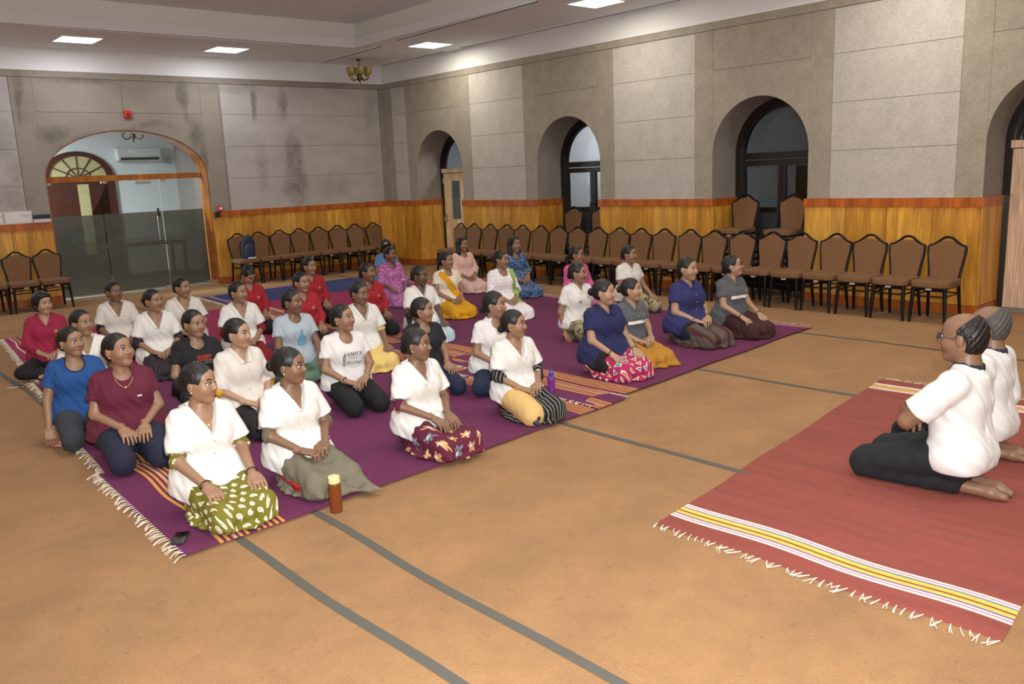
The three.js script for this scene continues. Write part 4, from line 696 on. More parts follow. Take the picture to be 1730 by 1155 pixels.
// ---- shirt prints (flat transfers)
const printTex = (w, h, draw) => new THREE.MeshStandardMaterial({ map: canvasTex(w, h, draw), transparent: true, roughness: .8 });
const PRINT = {
  family: () => printTex(256, 256, g => { g.fillStyle = '#1c1c1e'; g.textAlign = 'center'; g.font = 'bold 54px serif'; g.fillText('FAMILY', 140, 80); g.fillRect(84, 100, 34, 5); g.fillRect(124, 100, 26, 5); g.fillRect(156, 100, 40, 5); g.fillRect(202, 100, 12, 5); g.font = 'italic 66px serif'; g.fillText('Home', 146, 186); g.strokeStyle = '#1c1c1e'; g.lineWidth = 3; g.beginPath(); g.moveTo(36, 62); g.quadraticCurveTo(20, 130, 46, 200); g.stroke(); for (let i = 0; i < 7; i++) { const y = 74 + i * 18; g.beginPath(); g.ellipse(22, y, 10, 4, .7, 0, 6.3); g.fill(); g.beginPath(); g.ellipse(42, y, 10, 4, -.7, 0, 6.3); g.fill(); } g.beginPath(); g.moveTo(80, 206); g.quadraticCurveTo(150, 220, 220, 200); g.stroke(); }),
  brool: () => printTex(256, 160, g => { g.textAlign = 'center'; g.font = 'bold 56px sans-serif'; g.fillStyle = '#75757a'; g.fillText('BE COOL', 128, 128); g.font = 'bold 66px sans-serif'; g.lineWidth = 6; g.strokeStyle = '#e04a2c'; g.strokeText('JUST', 136, 92); g.fillStyle = '#3a1410'; g.fillText('JUST', 136, 92); }),
  vase: () => printTex(200, 256, g => { g.fillStyle = '#5f9fc2'; g.beginPath(); g.moveTo(92, 20); g.lineTo(122, 20); g.lineTo(120, 80); g.bezierCurveTo(150, 130, 150, 150, 150, 190); g.quadraticCurveTo(106, 214, 62, 190); g.bezierCurveTo(62, 140, 80, 110, 94, 80); g.fill(); g.strokeStyle = '#3b4a56'; g.lineWidth = 3; g.stroke(); g.fillStyle = '#8d9aa4'; g.beginPath(); g.moveTo(140, 80); g.lineTo(166, 90); g.lineTo(162, 190); g.lineTo(140, 190); g.fill(); g.fillStyle = '#4d5a64'; g.font = '17px sans-serif'; const s = 'ADVENTURE'; for (let i = 0; i < s.length; i++) { const a = 3.9 - i * .19; g.save(); g.translate(112 + Math.cos(a) * 92, 120 - Math.sin(a) * 98 + 0); g.rotate(-a - 1.57 + 3.14); g.fillText(s[i], 0, 0); g.restore(); } }),
  dot: () => printTex(96, 48, g => { g.fillStyle = '#f6f2f0'; g.beginPath(); g.ellipse(26, 24, 22, 17, 0, 0, 6.3); g.ellipse(68, 24, 22, 17, 0, 0, 6.3); g.fill(); g.fillStyle = '#6b1a35'; g.font = 'bold 22px sans-serif'; g.textAlign = 'center'; g.fillText('D', 26, 32); g.fillText('O', 68, 32); }),
  scrawl: () => printTex(200, 64, g => { g.strokeStyle = '#4a4a50'; g.lineWidth = 2.5; g.beginPath(); g.moveTo(6, 36); g.lineTo(50, 34); g.quadraticCurveTo(60, 10, 66, 40); g.quadraticCurveTo(78, 60, 84, 30); g.quadraticCurveTo(94, 6, 98, 40); g.quadraticCurveTo(110, 50, 120, 28); g.lineTo(194, 24); g.stroke(); }),
  emblem: () => printTex(64, 64, g => { g.fillStyle = '#c9a05a'; g.beginPath(); g.arc(32, 32, 28, 0, 6.3); g.fill(); g.strokeStyle = '#8a2430'; g.lineWidth = 5; g.beginPath(); g.arc(32, 32, 17, 0, 6.3); g.stroke(); g.fillStyle = '#8a2430'; g.fillRect(28, 22, 8, 20); }),
  flag: () => printTex(96, 64, g => { g.fillStyle = '#c2503c'; for (let i = 0; i < 6; i++) g.fillRect(10 + i * 13, 12 + (i % 2) * 3, 8, 14); g.fillStyle = '#2f6a46'; g.fillRect(10, 38, 76, 16); }),
  yellowmark: () => printTex(64, 96, g => { g.strokeStyle = '#d9b52a'; g.lineWidth = 9; g.beginPath(); g.moveTo(10, 14); g.lineTo(52, 44); g.moveTo(52, 12); g.lineTo(12, 46); g.moveTo(14, 58); g.lineTo(50, 58); g.moveTo(20, 78); g.lineTo(44, 78); g.stroke(); }),
};
const printMats = {}; const PM = k => (printMats[k] ??= PRINT[k]());

// ---- one seated figure
function makePerson(q) {
  const s = q.h / .74, far = q.res ?? 1, g = q.g ?? 1, male = !!q.male;
  const root = thing('person', q.label, 'person', q.x, q.floor ?? (q.x < 5 ? .008 : q.x < 6.5 ? .013 : q.x < 8 ? .017 : q.x < 9.55 ? .021 : .026), q.z, Math.PI / 2 + THREE.MathUtils.degToRad(q.yaw ?? -8));
  root.scale.setScalar(s);
  const cross = q.pose === 'cross', lean = q.lean ?? 0;
  // joints, local metres before scale; +z forward, +x the person's left
  const hs = .92 + .08 * g, sw = (male ? .166 : .137) * hs;
  const torso = [['c', -.07 * g, .185, -.01, .07 * g, .185, -.01, (male ? .106 : .118) * g, (male ? .106 : .118) * g], ['c', -.045 * g, .32, .0, .045 * g, .32, 0, .098 * g, .098 * g], ['c', -.058 * g, .445, lean * .5, .058 * g, .445, lean * .5, .098 * (.4 + .6 * g), .098 * (.4 + .6 * g)], ['c', -sw * .86, .548, lean * .8 - .005, sw * .86, .548, lean * .8 - .005, .052, .052], ['c', 0, .56, lean * .8 - .01, 0, .60, lean * .9 - .005, .075, .055]];
  if (!male) for (const k of [-1, 1]) torso.push(['e', k * .062 * g, .452, .062 * g + lean * .6, .056 * g, .056 * g, .05 * g]); else torso.push(['e', 0, .29, .045, .12 * g, .11, .085 * g]);
  const neck = [['c', 0, .55, lean * .8 - .012, 0, .655, lean - .006, male ? .058 : .046, male ? .054 : .041]];
  const SH = k => [k * sw, .542, lean * .8 - .005];
  const A = {
    thigh: k => [[k * .192 * hs, .335, .045], [k * .112, .258, .232], [-k * .10, -.30, .95], .25],
    center: k => [[k * .196 * hs, .335, .05], [k * .066, .255, .24], [-k * .16, -.34, .92], .25],
    clasp: k => [[k * .198 * hs, .335, .05], [k * .088, k > 0 ? .262 : .248, .212], [-k * .72, -.22, .66], .55],
    knees: k => [[k * .19 * hs, .33, .07], [k * .135, .225, .28], [-k * .05, -.38, .92], .2],
    floor: k => k > 0 ? [[k * .205, .335, .05], [k * .105, .25, .22], [-k * .2, -.3, .93], .3] : [[k * .215, .325, .02], [k * .235, .125, .10], [k * .02, -.88, .45], .55],
    crossed: k => [[k * .215, .355, .17], [-k * .0, k > 0 ? .37 : .34, .235], [-k * .93, .0, -.36], .55],
    side: k => [[k * .215, .32, -.03], [k * .19, .10, .02], [0, -.75, .65], .3],
  };
  const arms = [-1, 1].map(k => { const [E, W, D, c] = A[q.arms ?? 'thigh'](k); return { k, S: SH(k), E, W, D, c }; });
  const armR = male ? [.05, .04, .034, .025] : [.043 * (.4 + .6 * g), .036 * (.5 + .5 * g), .031, .022];
  const armPr = a => [['c', ...a.S, ...a.E, armR[0], armR[1]], ['c', ...a.E, ...a.W, armR[2] * 1.08, armR[3]]];
  // legs
  const kx = q.kneeX ?? .115, leg = [], feet = [];
  for (const k of [-1, 1]) {
    if (cross) {
      leg.push(['c', k * .085 * g, .13, .02, k * .29, .085, .24, .085 * g, .056], ['c', k * .29, .075, .24, -k * .06, .05, .30, .05, .038]);
      feet.push(['c', -k * .05, .045, .30, -k * .14, .032, .33, .03, .022]);
    } else {
      leg.push(['c', k * .088 * g, .175, .02, k * kx, .088, .40, .088 * g, .064 * (.6 + .4 * g)], ['c', k * kx, .062, .41, k * .07, .05, .0, .058, .042]);
      feet.push(['c', k * .066, .045, .0, k * .045, .035, -.16, .036, .028], ['c', k * .045, .032, -.16, k * .035, .022, -.215, .026, .018]);
    }
  }
  // --- skin
  const c1 = .0065 * far, c2 = .0078 * far;
  const skinF = sminField([...torso.slice(2).map(p => p), ...neck], .03), armF = arms.map(a => sminField(armPr(a), .012)), footF = q.sock ? null : sminField(feet, .02);
  const skin = (x, y, z) => { let d = Math.max(skinF(x, y, z), .40 - y); d = smin(d, armF[0](x, y, z), .02); d = smin(d, armF[1](x, y, z), .02); if (footF) d = Math.min(d, footF(x, y, z)); return d; };
  const list = [{ g: netMesh(skin, [-.36, -.002, -.27], [.36, .68, .46], c1, {}), m: new THREE.Matrix4() }];
  const HM = new THREE.Matrix4().compose(new THREE.Vector3(0, .74, .022 + lean), new THREE.Quaternion().setFromEuler(new THREE.Euler(-THREE.MathUtils.degToRad(q.hp ?? 0), THREE.MathUtils.degToRad((q.hy ?? 20) + (q.yaw === undefined ? 6 : 0)), THREE.MathUtils.degToRad(q.hr ?? 0), 'YXZ')), new THREE.Vector3(1, 1, 1).multiplyScalar(q.hk ?? 1));
  const hc = far < 1.2 ? .0032 : far < 1.6 ? .004 : .005, hk = male ? 'man' : g > 1.1 ? 'round' : 'oval';
  for (const p of headGeo(hk, hc)) list.push({ ...p, m: HM });
  for (const a of arms) {
    const Z = new THREE.Vector3(...a.D).normalize(), X = new THREE.Vector3().crossVectors(new THREE.Vector3(0, 1, 0), Z).normalize(), Y = new THREE.Vector3().crossVectors(Z, X), sc = male ? 1.12 : 1;
    const m = new THREE.Matrix4().makeBasis(X, Y, Z).setPosition(...a.W).multiply(new THREE.Matrix4().makeScale(a.k > 0 ? -sc : sc, sc, sc));
    list.push({ g: handGeo(a.c, far < 1.3 ? .0034 : .005), m, flip: a.k > 0 });
  }
  part('body', joinSkin(list, skinTones[q.skin ?? 'mid']), skinMat, root);
  // --- hair
  if (q.hair !== 'none') { const h = part('hair', hairGeo(q.hair ?? 'bun', far < 1.2 ? .0038 : .005, hk), q.hairMat ?? hairMat, root); h.applyMatrix4(HM); }
  // --- lower garment
  const lowM = CL(q.low ?? '#17171a'), wr = q.wr ?? 1;
  const fold = (x, y, z) => .0035 * Math.sin(x * 46 + z * 21 + 2 * Math.sin(y * 17)) * Math.sin(z * 33 - y * 27 + x * 9) + .002 * Math.sin(z * 74 + y * 60 - x * 20);
  const skirt = q.skirt, lowPr = leg.map(p => { const r = [...p]; r[7] += .011; r[8] += .012; return r; }); lowPr.push(['c', -.07 * g, .165, -.01, .07 * g, .165, -.01, (male ? .110 : .122) * g, (male ? .110 : .122) * g]);
  const uvLow = (x, y, z) => { const ax = Math.abs(x), w = Math.min(1, Math.max(0, (ax - .08) / .1)); return [x + Math.sign(x) * Math.max(0, .15 - y) * w, z - y * .9 * (1 - w)]; };
  let legF = sminField(lowPr, skirt ? .05 : .02), lowF;
  if (skirt) {
    const sk = [['e', 0, .075, .23, .165 * (.5 + .5 * g), .09, .26], ['e', 0, .012, .22, .215 * (.5 + .5 * g), .03, .30]]; if (q.trail) sk.push(['c', q.trail[0], .03, .40, q.trail[0] * 1.4, .012, .40 + q.trail[1], .06, .006], ['c', -q.trail[0] * .3, .03, .40, q.trail[0], .012, .40 + q.trail[1] * .75, .05, .012]);
    const skF = sminField(sk, .03); lowF = (x, y, z) => { const a = Math.atan2(x, z - .2), rip = .010 * Math.sin(a * 15 + z * 9) * Math.max(0, 1 - y / .1); const dr = .0055 * Math.sin(x * 52 + 2.4 * Math.sin(z * 7 + x * 6) + z * 10) * Math.max(0, Math.min(1, z * 4)); return Math.max(smin(legF(x, y, z), skF(x, y, z) + rip, .05) + fold(x, y, z) + dr, .004 - y, -.17 - z); };
  } else lowF = (x, y, z) => Math.max(legF(x, y, z) + fold(x, y, z) * wr, .004 - y);
  part(skirt ? 'skirt' : 'trousers', netMesh(lowF, [-.42, -.004, -.2], [.42, .34, .44 + .3 * (q.trail ? q.trail[1] / .3 : .5)], c2, { slack: 1.6, uv: uvLow }), lowM, root);
  if (q.legging) { const lf = sminField(leg.map(p => { const r = [...p]; r[7] += .008 + (q.leggingOut ?? 0); r[8] += .007 + (q.leggingOut ?? 0); return r; }), .02); part('legging', netMesh((x, y, z) => Math.max(lf(x, y, z) + fold(x, y, z) * .5, .003 - y, q.leggingSide ? -(x * q.leggingSide) : -1, q.lz ? z - q.lz + .03 * Math.sin(y * 40) : -1, q.ly ? y - q.ly : -1), [-.42, -.004, -.12], [.42, .3, .5], c2, { slack: 1.6 }), CL(q.legging), root); }
  if (q.sock) { const sf = sminField(feet.map(p => { const r = [...p]; r[7] += .003; r[8] += .003; return r; }), .02); part('socks', netMesh((x, y, z) => Math.max(sf(x, y, z), .002 - y), [-.2, -.004, -.26], [.2, .12, .4], c1, {}), CL(q.sock), root); }
  // --- upper garment
  const t = q.top, hem = t.hem ?? .2, loose = t.loose ?? .014, topPr = torso.slice(0, 4).map(p => { const r = [...p]; r[7] += loose; r[8] += loose; return r; }).concat(torso.slice(5).map(p => ['e', ...p.slice(1, 4), p[4] + loose, p[5] + loose, p[6] + loose * .9]));
  if (!t.coat) topPr.push(['c', -.075 * g, .185, -.012, .075 * g, .185, -.012, .128 * g * (male ? .92 : 1) + loose, .128 * g * (male ? .92 : 1) + loose]);
  topPr.push(['c', 0, .56, lean * .8 - .01, 0, .585, lean * .85 - .008, .075 + loose * .5, .06 + loose * .3]);
  if (t.coat) topPr.push(['c', -.075 * g, .17, .02, .075 * g, .17, .02, .118 * g + loose + .014, .118 * g + loose + .014], ['c', -.08 * g, .155, .1, .08 * g, .155, .1, .1 * g + loose, .1 * g + loose], ['c', -.08 * g, .12, -.06, .08 * g, .12, -.06, .085, .085]);
  const torsoF = sminField(topPr, .06), lenS = t.sleeve ?? .55;
  const cut = (a, L) => { // sleeve along shoulder-elbow-wrist, L in 0..2
    const f1 = Math.min(1, L), e = a.S.map((v, i) => v + (a.E[i] - v) * f1), o = [[...a.S], e]; if (L > 1) o.push(a.E.map((v, i) => v + (a.W[i] - v) * (L - 1))); return o;
  };
  const wide = t.wide ?? 0;
  const sleeveField = (L, extra, flare, only) => { const pr = [], caps = []; for (const a of arms) { if (only && a.k !== only) continue; const pts = cut(a, L), o = []; o.push(['c', ...pts[0], ...pts[1], armR[0] + extra, (L >= 1 ? armR[1] : armR[0] + (armR[1] - armR[0]) * L) + extra + flare * Math.min(1, L)]); if (pts[2]) o.push(['c', ...pts[1], ...pts[2], armR[1] + extra + flare, armR[3] + (armR[1] - armR[3]) * (2 - L) + extra + flare * .7]); pr.push(sminField(o, .015)); const n = pts.length, A_ = pts[n - 1], B_ = pts[n - 2], d = new THREE.Vector3(A_[0] - B_[0], A_[1] - B_[1], A_[2] - B_[2]).normalize(); caps.push([A_, [d.x, d.y, d.z]]); }
    return (x, y, z) => { let r = 9; for (let i = 0; i < caps.length; i++) { const [c, d] = caps[i]; r = Math.min(r, Math.max(pr[i](x, y, z), (x - c[0]) * d[0] + (y - c[1]) * d[1] + (z - c[2]) * d[2])); } return r; }; };
  const slF = sleeveField(lenS, .010 + wide * .3, wide);
  const vd = t.v ?? .46, vw = t.vw ?? .55, ny = .585 + (t.high ? .02 : 0), nw = t.nw ?? .062;
  const neckHole = (x, y, z) => { const zz = z - lean * .85 + .008, hole = Math.max(Math.sqrt(x * x + zz * zz) - nw, ny - .03 - y - zz * .35); if (t.neck === 'crew') return smin(hole, Math.sqrt(x * x + (y - ny - (t.drop ?? .0)) ** 2 + (zz - .05) ** 2 * .6) - nw * .98, .01); const v = Math.max((Math.abs(x) - (y - vd) * vw) * .88, -zz + .0); return smin(hole, v, .004); };
  const fk = male ? .6 : 1, cfold = (x, y, z) => { const a = Math.atan2(x, z + .02); if (male) return .003 * Math.sin(y * 48 + a * 3.5 + 2.5 * Math.sin(a * 2 + y * 9)) * Math.max(.2, Math.min(1, (.5 - y) * 4)) + .0022 * Math.sin((y - x * .8) * 70 + a * 6) * Math.sin(a * 3 + y * 14); return .0032 * Math.sin(a * 9 + y * 22 + 2 * Math.sin(y * 15)) * Math.max(.25, Math.min(1, (.6 - y) * 3)) + .0026 * Math.sin(y * 62 + a * 5 + x * 40) * (y < .4 ? 1 : .35) + .0018 * Math.sin(x * 90 + y * 55 + z * 70); };
  const raw = (x, y, z) => smin(torsoF(x, y, z), slF(x, y, z), .018) + cfold(x, y, z);
  const hemF = (x, y, z) => (hem + (t.coat ? .03 * Math.sin(Math.atan2(x, z) * 3) : .0) + (t.coat && z > .05 ? .0 : 0)) - y;
  const topF = (x, y, z) => Math.max(raw(x, y, z), hemF(x, y, z), -neckHole(x, y, z), .004 - y);
  const uvTop = (x, y, z) => [Math.atan2(x, z + .01) * .19, y];
  const lo = [-.36, Math.min(hem - .04, .1), -.24], hi = [.36, .66, .42];
  const shirt = part(t.coat ? 'coat' : 'shirt', netMesh(topF, lo, hi, c2, { slack: 1.6, uv: uvTop }), CL(t.c), root);
  if (t.under) for (const k of [-1, 1]) { const uf = sleeveField(t.ulen ?? 1, .006, .004, k); part('inner_sleeve', netMesh((x, y, z) => uf(x, y, z) + fold(x, y, z) * .5, k < 0 ? lo : [0, lo[1], lo[2]], k < 0 ? [0, hi[1], hi[2]] : hi, c2, { slack: 1.6, uv: (x, y, z) => [Math.atan2(x, z) * .3, y] }), CL(t.under), root); }
  if (t.collar !== 0) { const band = t.neck === 'crew' ? .011 : .030, th = t.neck === 'crew' ? .0025 : .0085; part(t.neck === 'crew' ? 'neckband' : 'collar', netMesh((x, y, z) => { const n = neckHole(x, y, z); return Math.max(raw(x, y, z) - th, -n - .001, n - band, vd + .02 - y, y - .64); }, [-.16, .4, -.14], [.16, .64, .2], Math.min(.006, c1), { slack: 1.6 }), CL(t.cc ?? t.c), shirt); }
  // march from the front onto the shirt
  const hit = (x, y, z0 = .4) => { let z = z0; for (let i = 0; i < 120; i++) { const d = topF(x, y, z); if (d < .0006) break; z -= Math.max(.0008, d * .55); if (z < -.25) break; } return z; };
  const patch = (name, mat, cx, cy, w, h, off = .0025, n = 10) => { const pg = new THREE.PlaneGeometry(w, h, n, n), p = pg.attributes.position; for (let i = 0; i < p.count; i++) { const x = p.getX(i) + cx, y = p.getY(i) + cy; p.setXYZ(i, x, y, hit(x, y) + off); } pg.computeVertexNormals(); return part(name, pg, mat, shirt); };
  const zs = far > 1.5 ? .006 : .0035;
  for (const [k, cx, cy, w, h] of q.prints ?? []) patch('print', PM(k), cx, cy, w, h, zs);
  if (q.reflect) patch('reflective_strip', S('#ffffff', .3), 0, .415, .25, .034, .005, 16);
  if (t.buttons && far < 1.5) for (let i = 0; i < t.buttons; i++) { const y = vd - .03 - i * .075, b = part('button', new THREE.SphereGeometry(.006, 8, 6), CL(t.bc ?? '#b9b4aa'), shirt); b.scale.z = .5; b.position.set(.004, y, hit(.004, y) + .002); }
  if (t.buttons && far < 1.35) { const pk = patch('pocket', CL(t.c), .07, .44, .08, .085, .005, 6); }
  // --- extras
  const head = new THREE.Group();
  if (q.ear !== 0 && !male) for (const k of [-1, 1]) { const e = part('earring', new THREE.SphereGeometry(.0055, 8, 6), CL('#d8c890'), root); e.position.set(k * .079, -.037, -.006).applyMatrix4(HM); }
  if (q.glasses) { const fr = []; for (const k of [-1, 1]) { const r = new THREE.TorusGeometry(.02, .0022, 6, 20); r.scale(1.12, .8, 1); r.translate(k * .0305, .002, .098); fr.push(r, rod([k * .052, .004, .096], [k * .078, .0, .0], .002, .002, 6)); } fr.push(rod([-.01, .004, .1], [.01, .004, .1], .002, .002, 6)); const gl = part('glasses', merge(fr), CL(q.glasses), root); gl.applyMatrix4(HM); for (const k of [-1, 1]) { const ln = part('lens', new THREE.CircleGeometry(.02, 16).scale(1.1, .78, 1).translate(k * .0305, .002, .098), M.glass, gl); } }
  if (q.bangle) for (const a of arms) { if (q.bangleOne && a.k !== q.bangleOne) continue; const d = new THREE.Vector3(a.W[0] - a.E[0], a.W[1] - a.E[1], a.W[2] - a.E[2]).normalize(), b = part('bangle', new THREE.TorusGeometry(.0285, .0035, 6, 20), CL(q.bangle), root); b.quaternion.setFromUnitVectors(new THREE.Vector3(0, 0, 1), d); b.position.set(a.W[0] - d.x * .02, a.W[1] - d.y * .02, a.W[2] - d.z * .02); }
  if (q.necklace) { const pts = []; for (let i = 0; i <= 10; i++) { const a = (i / 10 - .5) * 2, x = a * .055, y = .56 - .055 * (1 - a * a); let z = .3; for (let j = 0; j < 90; j++) { const d = Math.min(skin(x, y, z), topF(x, y, z)); if (d < .001) break; z -= Math.max(.001, d * .6); } pts.push([x, y, z + .002]); } const nk = part('necklace', tube(pts, .0016, 24, 5), CL('#d9b860'), root); part('pendant', new THREE.SphereGeometry(.006, 8, 6).translate(...pts[5]), CL('#e8d6a0'), nk); }
  if (q.bindi) { const b = part('bindi', new THREE.SphereGeometry(.0035, 8, 6), CL('#7a1420'), root); b.position.set(0, .03, .088).applyMatrix4(HM); }
  if (q.scrunchie) { const b = part('hair_tie', new THREE.TorusGeometry(.024, .009, 8, 18), CL(q.scrunchie), root); b.position.set(0, .02, -.118).applyMatrix4(HM); }
  if (q.dupatta) {
    const { c, path, w } = q.dupatta, n = 30, cv = new THREE.CatmullRomCurve3(path.map(([x, y]) => new THREE.Vector3(x, y, 0))), pos = [], idx = [], m = 6;
    const bf = (x, y, z) => Math.min(topF(x, y, z), lowF(x, y, z), armF[0](x, y, z), armF[1](x, y, z));
    for (let i = 0; i <= n; i++) { const p = cv.getPointAt(i / n), tg = cv.getTangentAt(i / n); for (let j = 0; j <= m; j++) { const o = (j / m - .5) * w, x = p.x - tg.y * o, y = Math.max(.02, p.y + tg.x * o); let z = .62; for (let r = 0; r < 140; r++) { const d = bf(x, y, z); if (d < .001) break; z -= Math.max(.001, d * .5); if (z < -.2) break; } pos.push(x, y, z + .008 + .005 * Math.sin(j * 2.4 + i * .2)); } }
    const L = pos.length / 3; for (let i = 0; i < L; i++) pos.push(pos[3 * i], pos[3 * i + 1] - .004, pos[3 * i + 2] - .012);
    for (let i = 0; i < n; i++) for (let j = 0; j < m; j++) { const a = i * (m + 1) + j, b = a + 1, d = a + m + 1, e = d + 1; idx.push(a, d, b, b, d, e, L + a, L + b, L + d, L + b, L + e, L + d); }
    const dg = new THREE.BufferGeometry(); dg.setAttribute('position', new THREE.Float32BufferAttribute(pos, 3)); dg.setIndex(idx); dg.computeVertexNormals(); part('scarf', dg, CL(c), root);
  }
  if (q.watch) { const a = arms[0], d = new THREE.Vector3(a.W[0] - a.E[0], a.W[1] - a.E[1], a.W[2] - a.E[2]).normalize(), b = part('watch', new THREE.CylinderGeometry(.0285, .0285, .022, 18, 1, true), S('#121214', .5, { side: THREE.DoubleSide }), root); b.quaternion.setFromUnitVectors(new THREE.Vector3(0, 1, 0), d); b.position.set(a.W[0] - d.x * .035, a.W[1] - d.y * .035, a.W[2] - d.z * .035); const fc = part('watch_face', rbx(.03, .012, .036, .004), S('#08080a', .2), root); fc.position.set(a.W[0] - d.x * .035, a.W[1] - d.y * .035 + .03, a.W[2] - d.z * .035); }
  return root;
}
const WHITE = '#dcdad6', CREAMW = '#d6d0c8', REDU = '#a01f2c';
const coat = (under, ulen = 1.05, o = {}) => ({ c: WHITE, coat: 1, hem: .1, sleeve: .78, wide: .024, loose: .018, v: .45, vw: .46, under, ulen, buttons: 3, ...o });
const tee = (c, o = {}) => ({ c, hem: .15, sleeve: .6, wide: .014, loose: .014, neck: 'crew', ...o });
const shirtT = (c, o = {}) => ({ c, hem: .14, sleeve: .62, wide: .014, loose: .015, v: .50, vw: .55, buttons: 3, ...o });
const polo = () => ({ c: REDU, hem: .14, sleeve: 1.72, wide: .004, loose: .014, v: .50, vw: .5, buttons: 3, bc: '#7a1820' });
const kurta = (c, o = {}) => ({ c, coat: 1, hem: .1, sleeve: 1.35, wide: .006, loose: .012, neck: 'crew', drop: -.01, ...o });
const EMB = [['emblem', .075, .455, .04, .04]];
